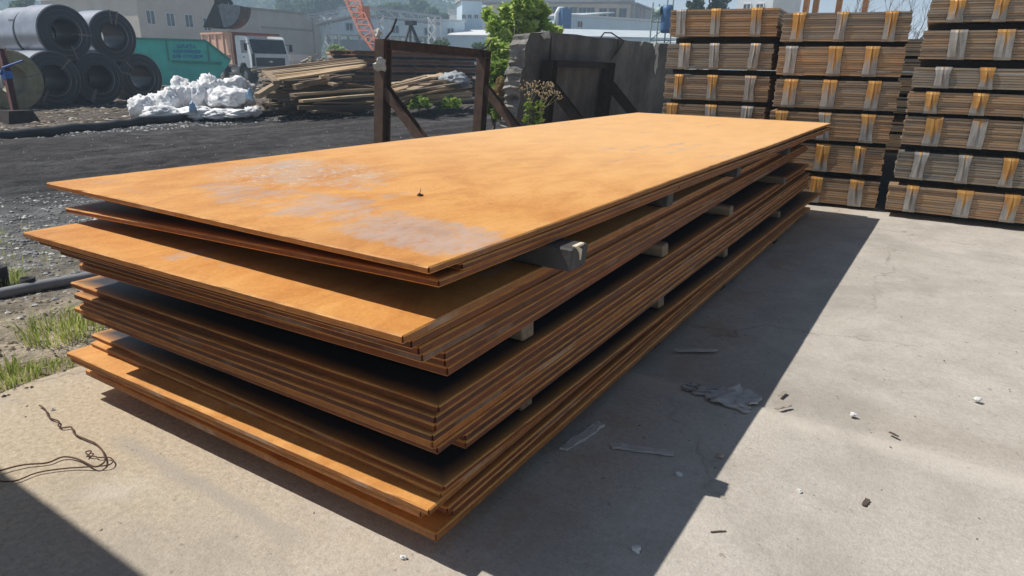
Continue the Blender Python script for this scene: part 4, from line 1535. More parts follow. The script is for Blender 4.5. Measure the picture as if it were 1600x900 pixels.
# ================================================================== BAGS
def bag(px, py, d, rx, ry, rz_, seed, label, sub=4, mat='bag_cloth'):
    py, ry = (py + 5, ry * .82) if mat == 'bag_cloth' else (py, ry)
    c = at(px, py, d)
    k = d / F_PX
    bm = bmesh.new()
    bmesh.ops.create_icosphere(bm, subdivisions=sub, radius=1)
    sd = Vector((seed * 5.7, seed * 2.3, seed))
    rot = Matrix.Rotation(rz_, 3, 'Z')
    zmin = -c.z + .01
    for v in bm.verts:
        p = v.co.copy()
        n1 = noise.noise(p * 1.1 + sd)
        n2 = 1 - abs(noise.noise(p * 2.0 + sd * 1.3)) * 2
        n3 = 1 - abs(noise.noise(Vector((p.x * 5.0, p.y * 5.0, p.z * 2.2)) + sd)) * 2
        n4 = 1 - abs(noise.noise(Vector((p.x * 3.1 + p.y * 2, p.y * 3.4, p.z * 6.5)) + sd * 2)) * 2
        f = .76 + .46 * n1 + .26 * n2 + .17 * n3 + .12 * n4
        q = Vector((p.x * rx * k, p.y * rx * k * .9, p.z * ry * k)) * f
        q = rot @ q
        q.z = max(q.z, zmin)
        v.co = q
    me = bpy.data.meshes.new('bulk_bag')
    bm.to_mesh(me)
    bm.free()
    me.materials.append(M[mat])
    me.polygons.foreach_set('use_smooth', [True] * len(me.polygons))
    o = bpy.data.objects.new('bulk_bag', me)
    COL.objects.link(o)
    o.location = c
    return tag(o, label, 'bulk bag', 'crumpled white bulk bags in a heap')


BG = [(222, 165, 15.9, 20, 23, 'leftmost crumpled white bag at the end of the heap'), (244, 156, 16.3, 16, 16, 'white bag with folded top above the leftmost one'),
      (252, 172, 15.7, 26, 13, 'low flattened white bag in front at the left'), (262, 158, 16.2, 15, 25, 'white bag leaning upright third from the left'),
      (283, 145, 16.6, 17, 27, 'tall rounded white bag left of the peak'), (305, 148, 16.6, 17, 24, 'white bag with smooth shoulder just left of the peak'),
      (330, 140, 16.9, 20, 29, 'white bag forming the peak of the heap'), (352, 150, 16.7, 26, 20, 'greyish hanging white bag right of the peak'),
      (300, 171, 15.9, 28, 11, 'flat white bag at the foot of the heap in the middle'), (330, 173, 16.0, 24, 9, 'low white bag at the foot right of the middle'),
      (372, 131, 18.0, 19, 17, 'white crumpled bag high at the right end of the heap'), (375, 148, 17.0, 19, 17, 'white bag under the right high one'),
      (367, 172, 16.2, 24, 8, 'strip of white bag cloth at the right foot'), (395, 170, 16.5, 13, 9, 'small white bundle at the far right foot')]
for k, (px, py, d, rx, ry, lb) in enumerate(BG):
    bag(px, py, d, rx, ry, .4 * k, k + 3, lb)
for px, py, d, lb in ((301, 168, 15.4, 'pale blue tie around a foot bag in the middle'), (391, 147, 16.6, 'pale blue tie at the right end of the bags')):
    c = at(px, py, d)
    o = MB().blob((0, 0, 0), (.05, .08, .13), px, 2, .4).build('bag_tie', M['bag_tie'], None, True)
    o.location = c
    tag(o, lb, 'tie')


# ================================================================== PLANK PILES
plank_me = {}


def plank(a, b, w, h, label, group, roll=0.0, mat='plank_wood'):
    a, b = Vector(a), Vector(b)
    d = b - a
    key = (round(w, 3), round(h, 3), mat)
    if key not in plank_me:
        mb = MB()
        vs = []
        n = 6
        for i in range(n + 1):
            x = i / n
            bz = .004 * math.sin(x * 9 + w * 100)
            for y, z in ((-w / 2, -h / 2), (w / 2, -h / 2), (w / 2, h / 2), (-w / 2, h / 2)):
                vs.append((x, y, z + bz))
        fs = [(3, 2, 1, 0), tuple(n * 4 + q for q in range(4))]
        for i in range(n):
            for q in range(4):
                fs.append((i * 4 + q, i * 4 + (q + 1) % 4, i * 4 + 4 + (q + 1) % 4, i * 4 + 4 + q))
        o = mb.add(vs, fs).build('plank', M[mat])
        plank_me[key] = o.data
        bpy.data.objects.remove(o)
    o = bpy.data.objects.new('plank', plank_me[key])
    COL.objects.link(o)
    L = d.length
    x = d / L
    y = Vector((0, 0, 1)).cross(x).normalized()
    z = x.cross(y)
    mt = Matrix((x, y, z)).transposed().to_4x4()
    o.matrix_world = Matrix.Translation(a) @ mt @ Matrix.Rotation(roll, 4, 'X') @ Matrix.Diagonal((L, 1, 1, 1))
    return tag(o, label, 'plank', group)


rp = random.Random(77)
# left pile: a sloping deck of boards over a jumble
A0, A1 = at(432, 126, 16.6), at(566, 106, 18.4)      # near edge of the deck
B0, B1_ = at(398, 108, 18.9), at(552, 90, 20.4)      # far edge
nb = 12
LB1, GR1 = 'weathered tan board in the sloping deck on top of the left pile', 'boards decking the left plank pile'
for k in range(nb):
    f = (k + .5) / nb
    a = A0.lerp(B0, f) + Vector((rp.uniform(-.2, .2), rp.uniform(-.2, .2), rp.uniform(-.015, .02)))
    b = A1.lerp(B1_, f) + Vector((rp.uniform(-.3, .3), rp.uniform(-.3, .3), rp.uniform(-.015, .02)))
    plank(a, b, .20, .045, ('foremost edge board' if k == 0 else 'rearmost board' if k == nb - 1 else ('front half board', 'rear half board')[k >= nb // 2]) + ' of the sloping deck topping the left pile', GR1)
LB2, GR2 = 'grey brown board jumbled in the body of the left plank pile', 'boards in the body of the left plank pile'
for k in range(86):
    f = rp.random()
    base = at(rp.uniform(405, 500), rp.uniform(128, 176), rp.uniform(16.3, 18.8))
    z = max(.05, min(base.z, 1.0))
    L = rp.uniform(1.2, 3.4)
    ang = RAD(48) + rp.gauss(0, .22)
    a = Vector((base.x, base.y, z))
    b = a + Vector((math.cos(ang + .6) * L * .5, math.sin(ang + .2) * L, rp.gauss(.02, .12)))
    b.z = max(.05, b.z)
    plank(a, b, rp.choice((.10, .14, .20)), rp.choice((.04, .06, .1)), ('low', 'high')[z > .5] + ' grey brown board at the ' + ('left end', 'middle', 'right end')[min(2, max(0, int(((base - EYE).dot(Vector((.838, .546, 0))) + 6.9) / .75)))] + ' of the left plank pile', GR2, rp.gauss(0, .2), 'plank_grey')
for k, (p0, p1, lb) in enumerate((((402, 150, 15.9), (432, 132, 16.4), 'short stout board leaning out at the left end of the pile'),
                                  ((414, 112, 17.0), (432, 128, 16.2), 'dark thin lath slanting across the deck end'),
                                  ((460, 136, 16.6), (512, 124, 17.2), 'stubby pale beam under the deck edge'),
                                  ((500, 122, 16.9), (514, 121, 17.0), 'short cream block end under the deck'),
                                  ((516, 130, 16.7), (525, 133, 16.6), 'pale log end poking out right of the cream block'),
                                  ((456, 148, 16.0), (600, 138, 18.6), 'long dark board along the front of the left pile'),
                                  ((470, 158, 15.9), (610, 146, 18.2), 'long lower board along the front foot of the left pile'))):
    plank(at(*p0), at(*p1), .16, .12 if k in (0, 2, 3) else .06, lb, None)
# right pile behind the frame
LB3, GR3 = 'pale yellow board in the fanned pile behind the brown frame', 'boards in the pile behind the brown frame'
for k in range(34):
    y0 = rp.uniform(128, 158)
    a = at(rp.uniform(596, 645), y0 + rp.uniform(-2, 3) + 2, rp.uniform(17.2, 20))
    b = at(rp.uniform(660, 735), y0 - rp.uniform(6, 20), rp.uniform(21, 23.5))
    a.z, b.z = max(a.z, .06), max(b.z, .08)
    plank(a, b, rp.choice((.10, .14, .20)), rp.choice((.03, .045)), ('lower', 'upper')[y0 < 143] + ' pale board fanned out behind the brown frame', GR3, rp.gauss(0, .12))
for k in range(12):
    y0 = 132 - k * 1.2
    plank(at(606 + k * 3, y0 + 6, 18.5 + k * .15), at(668 + k * 5, y0 - 14 + k, 22), .22, .045, 'broad pale board laid on top of the fanned pile behind the frame', GR3)
for k in range(12):
    yy = rp.uniform(136, 158)
    plank(at(655 + rp.uniform(-8, 8), yy + 2, 19.5), at(735, yy - 3, 21.5), .16, .05, 'yellow board lying flat under the grey tarpaulin', GR3, rp.gauss(0, .1))
o = bag(712, 126, 20.5, 20, 11, .3, 55, 'crumpled grey tarpaulin on the right plank pile', 4, 'grey_tarp')
o['category'] = 'tarpaulin'
o.name = 'tarpaulin'
del o['group']
# rubble heap behind
stc = at(498, 92, 33)
mb = MB()
rr = random.Random(12)
for _ in range(420):
    u = rr.gauss(0, 1.0)
    v = rr.gauss(0, .8)
    h = max(0, 1.25 * math.exp(-(u * u + v * v) / 1.6))
    p = Vector((stc.x + u * 1.4, stc.y + v * 1.4, h * 1.45 * rr.random() + .05))
    ang = rr.uniform(0, 3.14)
    mb.beam(p, p + Vector((math.cos(ang), math.sin(ang), rr.gauss(0, .4))) * rr.uniform(.15, .55), rr.uniform(.06, .2), rr.uniform(.05, .14))
tag(mb.build('scrap_heap', M['rubble'], None, False, (stc.x, stc.y, 0)), 'heap of pale wood offcuts and rubble behind the plank pile', 'rubble heap', kind='stuff')

# rusty racks of flat section behind the frame
RP0, RP1 = at(540, 92, 25), at(745, 94, 30)
dirv = (RP1 - RP0)
dirv.z = 0
Lr = dirv.length
rzr = math.atan2(dirv.y, dirv.x)
lbs = ['lowest', 'second', 'third', 'fourth', 'fifth', 'uppermost']
z = .02
for k in range(6):
    t = thing('section_bundle', f'{lbs[k]} layer of rusty flat steel sections in the far pile behind the brown frame', 'steel sections', (RP0.x, RP0.y, 0), rzr, 'layers of rusty sections in the far pile')
    hh = .17
    off = rp.uniform(-.2, .5)
    for q in range(4):
        MB().ibeam((off + rp.uniform(-.2, .2), q * .55, z + .12 + hh / 2), (Lr + rp.uniform(-.3, .8), q * .55, z + .12 + hh / 2), .5, hh, .03).build('section_bar', M['pile_rust'], t)
    for q in range(6):
        MB().box((.8 + q * Lr / 6, .8, z + .058), (.12, 2.2, .113)).build('spacer', M['bearer_dark'], t)
    z += .3
z_top = z
for px0, px1, lb, mt in ((613, 645, 'short orange pipe lying on the far rusty pile', 'post_rust'), (645, 735, 'long grey pipe lying on the far rusty pile', 'lattice_grey')):
    a, b = at(px0, 73 + (px0 - 613) * .06, 27), at(px1, 76 + (px1 - 645) * .06, 28)
    a.z = b.z = z_top + .12
    tag(MB().tube([a, b], .12, 10).build('pipe', M[mt], None, True, a), lb, 'pipe')


# ================================================================== SKIP
so = at(240, 62, 33.0)
se = at(345, 63, 34.6)
dv = se - so
dv.z = 0
rzs = math.atan2(dv.y, dv.x)
t = thing('skip_container', 'green steel skip with a sloping end and blue lettering', 'skip', (so.x, so.y, 0), rzs)
u1 = dv.length
prof = [(-1.6, .35), (-.9, .12), (u1 - .65, .12), (u1 + .35, 1.28), (u1 + .33, 1.42), (u1 - .75, 2.33), (-1.6, 2.33)]
MB().prism(prof, 0, 1.9, lambda a, b, w: (a, w, b)).build('hull', M['skip_green'], t)
rim = MB()
rim.beam((-1.6, -.05, 2.31), (u1 - .75, -.05, 2.31), .1, .1)
rim.beam((u1 - .75, -.05, 2.31), (u1 + .36, -.05, 1.38), .1, .1)
rim.build('rim', M['skip_green_dark'], t)
MB().beam((.7, -.05, 1.27), (u1 - .1, -.05, 1.22), .1, .12).build('ledge', M['skip_green_dark'], t)
for uu in (.55, 2.45):
    MB().beam((uu, -.035, 1.3), (uu, -.035, 2.25), .06, .07, (0, 1, 0)).build('rib', M['skip_green_dark'], t)
for k, (tx, sz, zz) in enumerate((('ШАХТА', .25, 1.92), ('КОНТЕЙНЕР', .21, 1.68), ('ДЛЯ ОТХОДОВ', .19, 1.46))):
    cu = bpy.data.curves.new('lettering', 'FONT')
    cu.body = tx
    cu.size = sz
    cu.align_x = 'CENTER'
    cu.extrude = .008
    cu.offset = .006
    to = bpy.data.objects.new('tmp', cu)
    me = bpy.data.meshes.new_from_object(to)
    bpy.data.objects.remove(to)
    me.materials.append(M['skip_letter'])
    o = bpy.data.objects.new('lettering', me)
    COL.objects.link(o)
    o.parent = t
    o.location = (1.45, -.012, zz)
    o.rotation_euler = (RAD(90), 0, 0)


# ================================================================== TRUCK
tw = at(425, 118, 41.5)
hd_ = RAD(-9)
t = thing('dump_truck', 'white cabbed dump truck with a salmon tipper body', 'truck', (tw.x, tw.y, 0), hd_)
Y0, Y1 = -1.25, 1.25
P3 = lambda a, b, w: (a, w, b)
cab = MB().prism([(0, .95), (.02, 1.72), (-.32, 2.62), (-.55, 2.80), (-1.75, 2.84), (-1.85, 2.7), (-1.85, 1.0), (-1.55, 1.0), (-1.4, 1.25), (-.75, 1.25), (-.6, .95)], Y0, Y1, P3).build('cab', M['truck_white'], t)
bm = bmesh.new(); bm.from_mesh(cab.data)
bmesh.ops.bevel(bm, geom=[e for e in bm.edges if e.calc_length() > 1.5], offset=.06, segments=2, affect='EDGES', clamp_overlap=True)
bm.to_mesh(cab.data); bm.free()
MB().prism([(.012, 1.80), (-.29, 2.60), (-.275, 2.61), (.03, 1.80)], Y0 + .13, Y1 - .13, P3).build('windscreen', M['glass_dark'], t)
MB().prism([(-.45, 1.82), (-.55, 2.55), (-1.15, 2.55), (-1.15, 1.82)], Y0 - .012, Y0 + .02, P3).build('side_window', M['glass_dark'], t)
MB().prism([(-.45, 1.82), (-.55, 2.55), (-1.15, 2.55), (-1.15, 1.82)], Y1 - .02, Y1 + .012, P3).build('side_window', M['glass_dark'], t)
gr = MB()
gr.box((.02, 0, 1.30), (.06, 1.9, .52))
for k in range(5):
    gr.box((.055, 0, 1.09 + k * .105), (.02, 1.86, .03))
gr = gr.build('grille', M['grille_dark'], t)
MB().prism([(-.16, 0), (0, .06), (.16, 0), (0, -.06)], .066, .08, lambda a, b, w: (w, a, 1.33 + b)).build('emblem', M['chrome'], gr)
MB().box((.035, -1.12, 1.42), (.05, .16, .72)).build('corner_vent', M['grille_dark'], t)
MB().box((.06, 0, .80), (.30, 2.46, .28)).build('bumper', M['chassis'], t)
for sy in (-.92, .92):
    MB().box((.22, sy, .82), (.04, .34, .17)).build('headlight', M['chrome'], t)
MB().box((-.25, 0, 2.90), (.35, 1.6, .10)).build('visor', M['truck_bed_red'], t)
for sy in (-1, 1):
    mr = MB().box((-.1, sy * 1.50, 2.15), (.08, .18, .42)).build('mirror', M['chassis'], t)
    MB().tube([(-.2, sy * 1.2, 2.35), (-.1, sy * 1.5, 2.3)], .02, 5).build('mirror_arm', M['chassis'], mr)
MB().box((-.9, Y0 - .01, 1.58), (.16, .03, .05)).build('door_handle', M['chassis'], t)
MB().box((-3.3, 0, .80), (6.2, .9, .30)).build('frame_rail', M['chassis'], t)
MB().lathe([(.0, -.5), (.28, -.5), (.28, .5), (.0, .5)], 14, 'X', False).build('fuel_tank', M['rim'], t, True).location = (-2.5, -.85, .78)
bed = MB()
bed.prism([(-2.15, 1.12), (-2.15, 3.02), (-6.3, 3.02), (-6.3, 1.25)], -1.25, -1.17, P3)
bed.prism([(-2.15, 1.12), (-2.15, 3.02), (-6.3, 3.02), (-6.3, 1.25)], 1.17, 1.25, P3)
bed.box((-4.23, 0, 1.14), (4.1, 2.32, .08))
bed.box((-6.26, 0, 2.1), (.08, 2.32, 1.7))
bed = bed.build('tipper_body', M['truck_bed'], t)
MB().box((-2.12, 0, 2.08), (.08, 2.50, 1.92)).build('headboard', M['truck_bed_red'], bed)
for k in range(5):
    MB().box((-2.35 - k * .95, -1.29, 2.0), (.12, .08, 1.75)).build('body_rib', M['truck_bed'], bed)
MB().box((-4.25, -1.30, 2.99), (4.1, .10, .12)).build('body_rim', M['truck_bed'], bed)
MB().box((-2.85, -1.275, 1.62), (.55, .03, .12)).build('name_plate', M['truck_bed_red'], bed)
for wx in (-1.1, -4.3, -5.6):
    for sy in (-1.02, 1.02):
        w = MB().lathe([(.30, -.15), (.50, -.15), (.53, -.10), (.53, .10), (.50, .15), (.30, .15)], 24, 'Y').build('wheel', M['tyre'], t, True)
        w.location = (wx, sy, .52)
        MB().lathe([(.0, -.13), (.10, -.16), (.14, -.12), (.24, -.09), (.31, -.12), (.31, .12), (.0, .10)], 20, 'Y', False).build('rim', M['rim'], w, True)
    for sy in (-1.02, 1.02):
        a = MB()
        pts = [(wx + .66 * math.cos(q), .52 + .66 * math.sin(q)) for q in [RAD(10 + 16 * k) for k in range(11)]]
        for p, q in zip(pts[:-1], pts[1:]):
            a.beam((p[0], sy, p[1]), (q[0], sy, q[1]), .36, .03)
        a.build('mudguard', M['chassis'], t)

# ================================================================== GRAB BUCKET
gp = at(352, 44, 41.0)
t = thing('grab_bucket', 'dark clamshell grab bucket hanging above the truck body', 'grab bucket', gp, RAD(33))
pj = lambda a, b, w: (a, w, b)
MB().prism([(-1.05, .0), (-.2, 1.35), (.05, 1.25), (.1, .1), (-.2, -.02)], -.75, -.68, pj).build('left_jaw_plate', M['grab_dark'], t)
lj = MB()
lj.prism([(-1.05, .0), (-.2, 1.35), (.05, 1.25), (.1, .1), (-.2, -.02)], .68, .75, pj)
lj.prism([(-1.05, 0), (-.2, 1.35), (-.14, 1.35), (-.98, 0)], -.67, .67, pj)
lj.build('left_jaw', M['grab_dark'], t)
arc = [(.12 + 1.25 * math.sin(q), 1.25 - 1.25 * math.cos(q)) for q in [RAD(4 + 9.5 * k) for k in range(10)]]
rj = MB()
rj.prism(arc + [(.25, 1.35), (.0, 1.25)], -.75, -.68, pj)
rj.prism(arc + [(.25, 1.35), (.0, 1.25)], .68, .75, pj)
rj.build('right_jaw_plate', M['grab_inner'], t)
rj = MB()
for p, q in zip(arc[:-1], arc[1:]):
    rj.beam((p[0] + .02, 0, p[1] - .02), (q[0] + .02, 0, q[1] - .02), 1.56, .05)
rj.build('right_jaw', M['grab_brown'], t)
hg = MB()
hg.box((.0, 0, 1.75), (.5, .5, .75))
hg.beam((-.35, 0, 1.3), (-.25, 0, 2.6), .22, .22)
hg.beam((.55, 0, 1.35), (.15, 0, 2.2), .16, .2)
hg.build('head_block', M['grab_dark'], t)
for sx in (-.2, .12):
    MB().tube([(sx, 0, 2.1), (sx * .9, 0, 18)], .035, 6).build('hoist_rope', M['gantry_black'], t)


# ================================================================== BUILDINGS
def wall_uv(px, py, A, B):
    """metres along A->B and height where the sight line meets that wall"""
    u = Vector((B.x - A.x, B.y - A.y, 0)).normalized()
    nrm = Vector((-u.y, u.x, 0))
    d = at(px, py, 1.0) - EYE
    k = (Vector((A.x, A.y, 0)) - EYE).dot(nrm) / d.dot(nrm)
    w = EYE + d * k
    return (w - Vector((A.x, A.y, 0))).dot(u), w.z


def flat(v):
    return Vector((v.x, v.y, 0))


def building(name, label, cat, A, B, depth, z0, z1, wall, roofm, windows=(), over=.25, roof='flat', rise=1.2, frame='frame_white', back=None, group=None):
    """front wall from A to B (seen from the camera A is left); body goes back `depth`"""
    A, B = flat(A), flat(B)
    u = (B - A)
    L = u.length
    rz = math.atan2(u.y, u.x)
    t = thing(name, label, cat, A, rz, group)
    MB().box((L / 2, depth / 2, (z0 + z1) / 2), (L, depth, z1 - z0)).build('walls', M[wall], t)
    r = MB()
    if roof == 'flat':
        r.box((L / 2, depth / 2, z1 + .13), (L + over * 2, depth + over * 2, .24))
    elif roof == 'mono':
        r.prism([(-over, z1 + .02), (depth + over, z1 + rise), (depth + over, z1 + rise + .16), (-over, z1 + .18)], -over, L + over, lambda a, b, w: (w, a, b))
    elif roof == 'hip':
        i = min(depth / 2, L / 2) * .98
        vs = [(-over, -over, z1 + .02), (L + over, -over, z1 + .02), (L + over, depth + over, z1 + .02), (-over, depth + over, z1 + .02), (i, depth / 2, z1 + rise), (L - i, depth / 2, z1 + rise)]
        r.add(vs, [(0, 1, 5, 4), (1, 2, 5), (2, 3, 4, 5), (3, 0, 4), (3, 2, 1, 0)])
    elif roof == 'gable':
        r.prism([(-over, z1 - .1), (L / 2, z1 + rise), (L + over, z1 - .1), (L + over, z1 + .1), (L / 2, z1 + rise + .2), (-over, z1 + .1)], -over, depth + over, lambda a, b, w: (a, w, b))
    r.build('roof', M[roofm], t)
    if roof == 'gable':
        MB().prism([(0, z1), (L, z1), (L / 2, z1 + rise - .05)], .0, depth, lambda a, b, w: (a, w, b)).build('gable', M[wall], t)
    for (uu, zz, ww, hh) in windows:
        f = MB()
        e = .09 if ww > .6 else .05
        f.box((uu - ww / 2 + e / 2, -.02, zz), (e, .1, hh))
        f.box((uu + ww / 2 - e / 2, -.02, zz), (e, .1, hh))
        f.box((uu, -.021, zz + hh / 2 - e / 2), (ww - 2 * e, .1, e))
        f.box((uu, -.021, zz - hh / 2 + e / 2), (ww - 2 * e, .12, e))
        f.box((uu, -.022, zz), (e * .7, .08, hh - 2 * e))
        f = f.build('window', M[frame], t)
        MB().box((uu, -.004, zz), (ww - 2 * e + .01, .03, hh - 2 * e + .01)).build('pane', M['pane'], f)
    return t


def win(lst, A, B, w, h):
    return [(*wall_uv(px, py, A, B), w, h) for px, py in lst]


# beige workshop with windows and its lower plain continuation
A, B = at(212, 0, 58), at(352, 10, 66)
building('workshop', 'beige rendered workshop with a row of white framed windows', 'building', A, B, 14, 0, 6.55, 'render_beige', 'roof_white',
         win([(235, 27), (266, 31), (295, 33), (323, 38)], A, B, .95, 1.25), roof='gable', rise=1.4)
A2, B2 = at(352, 20, 66.5), at(497, 26, 77)
w2 = building('long_wall_building', 'plain grey windowless wall behind the truck', 'building', A2, B2, 8, 0, 6.35, 'wall_grey', 'wall_course', (), .1)
La = (flat(B2) - flat(A2)).length
MB().box((La - 4.6, -.03, 4.75), (7.6, .08, .22)).build('course_band', M['wall_course'], w2)
MB().box((La - .55, -.12, 3.1), (.9, .22, 6.2)).build('pilaster', M['wall_grey'], w2)
# sunlit gable to the left of the workshop
A, B = at(112, 30, 74), at(213, 22, 60)
building('gable_house', 'sunlit pale gable end left of the beige workshop', 'building', A, B, 1.2, 0, 5.2, 'render_pale', 'roof_white', (), .2, 'gable', 3.2)
A, B = at(-40, 14, 120), at(118, 14, 112)
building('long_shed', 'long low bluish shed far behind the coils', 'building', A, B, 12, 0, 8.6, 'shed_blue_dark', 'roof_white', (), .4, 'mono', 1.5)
# low white blocks by the truck
for k, (px0, px1, py, d, lb) in enumerate(((444, 478, 82, 52, 'long pale concrete block lying left of the far wall end'), (446, 500, 90, 50, 'lower long pale block in front of the other'), (515, 550, 90, 48, 'short pale block right of the wall end'))):
    a, b = at(px0, py, d), at(px1, py, d + 2)
    h = 1.9 - .5 * k if k < 2 else 1.2
    a.z = b.z = h / 2
    tag(MB().beam(a, b, 1.0, h).build('concrete_block', M['block_white'], None, False, flat(a)), lb, 'block', 'pale blocks behind the plank pile')

# elevated blue conveyor house
A, B = at(503, 44, 80), at(726, 52, 84)
t = building('elevated_shed', 'long light blue corrugated shed raised on legs', 'building', A, B, 6, 4.55, 6.45, 'shed_blue', 'roof_white',
             win([(546, 42), (618, 46), (668, 49), (704, 50)], A, B, .9, .95), .2, 'mono', .3, frame='shed_blue_dark')
Ls = (flat(B) - flat(A)).length
for k in range(14):
    MB().box((.6 + k * (Ls - 1.2) / 13, .3 if k % 2 else 5.6, 2.27), (.28, .28, 4.54)).build('leg', M['lattice_grey'], t)
MB().box((Ls * .3, 4.0, 3.3), (Ls * .55, .2, 1.6)).build('under_screen', M['shed_blue_dark'], t)
# tower
A, B = at(722, 20, 88), at(753, 20, 88.5)
building('control_tower', 'square light blue tower block with three small windows', 'building', A, B, 5.5, 0, 9.3, 'shed_blue', 'roof_grey',
         win([(725, 26), (734, 26), (744, 26)], A, B, .62, .62), .3, 'flat', frame='frame_white')
A, B = at(700, 60, 82), at(790, 62, 80)
building('tower_annex', 'low pale blue annex at the foot of the tower', 'building', A, B, 4, 0, 4.6, 'shed_blue', 'roof_white', (), .2, 'mono', .8)
A, B = at(758, 30, 92), at(905, 30, 84)
building('blue_hall', 'pale blue hall behind the leafy tree', 'building', A, B, 9, 0, 7.3, 'shed_blue', 'shed_roof', win([(772, 28)], A, B, .7, 1.1), .2, 'mono', 1.0)
# blue sheds right of the slab top
A, B = at(872, 34, 70), at(1070, 40, 79)
t = building('blue_shed', 'blue corrugated shed with a blue fan unit on its wall', 'building', A, B, 9, 0, 6.35, 'shed_blue', 'roof_white',
             win([(906, 38)], A, B, .75, .75), .2, 'flat', .5, frame='frame_white')
fu, fz = wall_uv(876, 30, flat(A), flat(B))
MB().box((fu, -.6, fz), (1.15, 1.0, 2.0)).build('fan_unit', M['fan_blue'], t)
MB().tube([(fu - .9, -.5, fz - .9), (fu - .9, -.5, fz + .5), (fu - .6, -.5, fz + .95), (fu, -.5, fz + .95)], .22, 8).build('duct', M['roof_white'], t, True)
A, B = at(868, 60, 59), at(1075, 66, 60)
building('low_shed', 'low shed with a broad pale grey roof in front of the blue one', 'building', A, B, 8.0, 0, 3.75, 'shed_blue', 'shed_roof', (), .3, 'mono', 1.0)
A, B = at(1020, 60, 58), at(1240, 60, 50)
building('far_shed', 'pale blue shed behind the left pack column', 'building', A, B, 8, 0, 3.3, 'shed_blue', 'shed_roof', (), .3, 'mono', .6)
# tan brick building
A, B = at(760, 22, 103), at(985, 22, 97)
wl = [(843, 17), (856, 18), (869, 18), (882, 19), (896, 19), (910, 20), (923, 20), (942, 21), (957, 21), (973, 21)]
t = building('brick_building', 'long tan brick building with a row of tall windows', 'building', A, B, 18, 0, 10.15, 'brick_tan', 'roof_grey',
             [(*wall_uv(px, py, A, B), 1.15, 1.45) for px, py in wl] + [(*wall_uv(px, py, A, B), 1.15, 1.45) for px, py in ((790, 16), (803, 16), (816, 16), (830, 17))], .5, 'flat', frame='wall_course')
Lb = (flat(B) - flat(A)).length
MB().box((Lb / 2, -.25, 10.95), (Lb + 1, .5, 1.55)).build('parapet', M['roof_grey'], t)
A3, B3 = flat(B) + Vector((.6, .2, 0)), at(1062, 24, 128)
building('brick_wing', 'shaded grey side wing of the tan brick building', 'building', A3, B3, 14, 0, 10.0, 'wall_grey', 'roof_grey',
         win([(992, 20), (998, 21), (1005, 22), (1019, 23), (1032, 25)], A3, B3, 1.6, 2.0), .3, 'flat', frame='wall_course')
# white blue block right
A, B = at(1152, 5, 64), at(1208, 5, 62)
building('white_block', 'pale blue white block behind the left pack column', 'building', A, B, 8, 0, 9.5, 'roof_white', 'roof_grey', win([(1167, 13), (1187, 13)], A, B, .8, .9), .1)
# blurred apartment roofs on the horizon
A, B = at(700, 18, 210), at(745, 18, 205)
building('distant_block', 'hazy distant apartment block left of the tower', 'building', A, B, 15, 0, 17.5, 'render_pale', 'roof_grey', (), .3)


# lattice conveyor bridge
def lattice_bridge(name, label, pts_top, pts_bot, mat, wy, r=.07, step=1.3):
    t = thing(name, label, 'conveyor bridge', flat(pts_bot[0]))
    o = Vector(t.location)
    bk = Vector((-.55, .8, 0)) * wy
    for seg in range(len(pts_top) - 1):
        a0, a1, b0, b1 = [p - o for p in (pts_top[seg], pts_top[seg + 1], pts_bot[seg], pts_bot[seg + 1])]
        for s, e in ((a0, a1), (b0, b1), (a0 + bk, a1 + bk), (b0 + bk, b1 + bk)):
            MB().beam(s, e, r * 2.2, r * 2.2).build('chord', M[mat], t)
        mb = MB()
        n = int((a1 - a0).length / step)
        for k in range(n + 1):
            f = k / n
            for z in (Vector((0, 0, 0)), bk):
                p, q = a0.lerp(a1, f) + z, b0.lerp(b1, f) + z
                mb.beam(p, q, r, r)
                if k < n:
                    f2 = (k + 1) / n
                    mb.beam(p, b0.lerp(b1, f2) + z, r, r)
        mb.build('web', M[mat], t)
        MB().add([b0, b1, b1 + bk, b0 + bk, b0 - Vector((0, 0, .12)), b1 - Vector((0, 0, .12)), b1 + bk - Vector((0, 0, .12)), b0 + bk - Vector((0, 0, .12))],
                 [(0, 1, 2, 3), (7, 6, 5, 4), (0, 4, 5, 1), (1, 5, 6, 2), (2, 6, 7, 3), (3, 7, 4, 0)]).build('deck', M[mat], t)
    return t


D_ = 74
tb = lattice_bridge('conveyor_bridge', 'grey lattice conveyor bridge rising over the blue shed', [at(474, 25, D_), at(562, 9, D_), at(688, 25, D_ + 6)], [at(492, 37, D_), at(562, 22, D_), at(688, 36, D_ + 6)], 'lattice_grey', 2.2)
for px in (519, 600, 680):
    b = flat(at(px, 60, D_ + 2))
    topz = at(px, 28, D_ + 2).z
    l = MB()
    for dx, dy in ((-.6, -.6), (.6, -.6), (.6, .6), (-.6, .6)):
        l.beam((b.x + dx, b.y + dy, 0), (b.x + dx * .8, b.y + dy * .8, topz), .14, .14)
    for k in range(5):
        z0, z1 = topz * k / 5, topz * (k + 1) / 5
        l.beam((b.x - .6, b.y - .6, z0), (b.x + .6, b.y - .6, z1), .08, .08)
        l.beam((b.x + .6, b.y - .6, z0), (b.x - .6, b.y - .6, z1), .08, .08)
    q = l.build('trestle', M['roof_white'], tb)
    q.matrix_parent_inverse = Matrix.Translation(-Vector(tb.location))

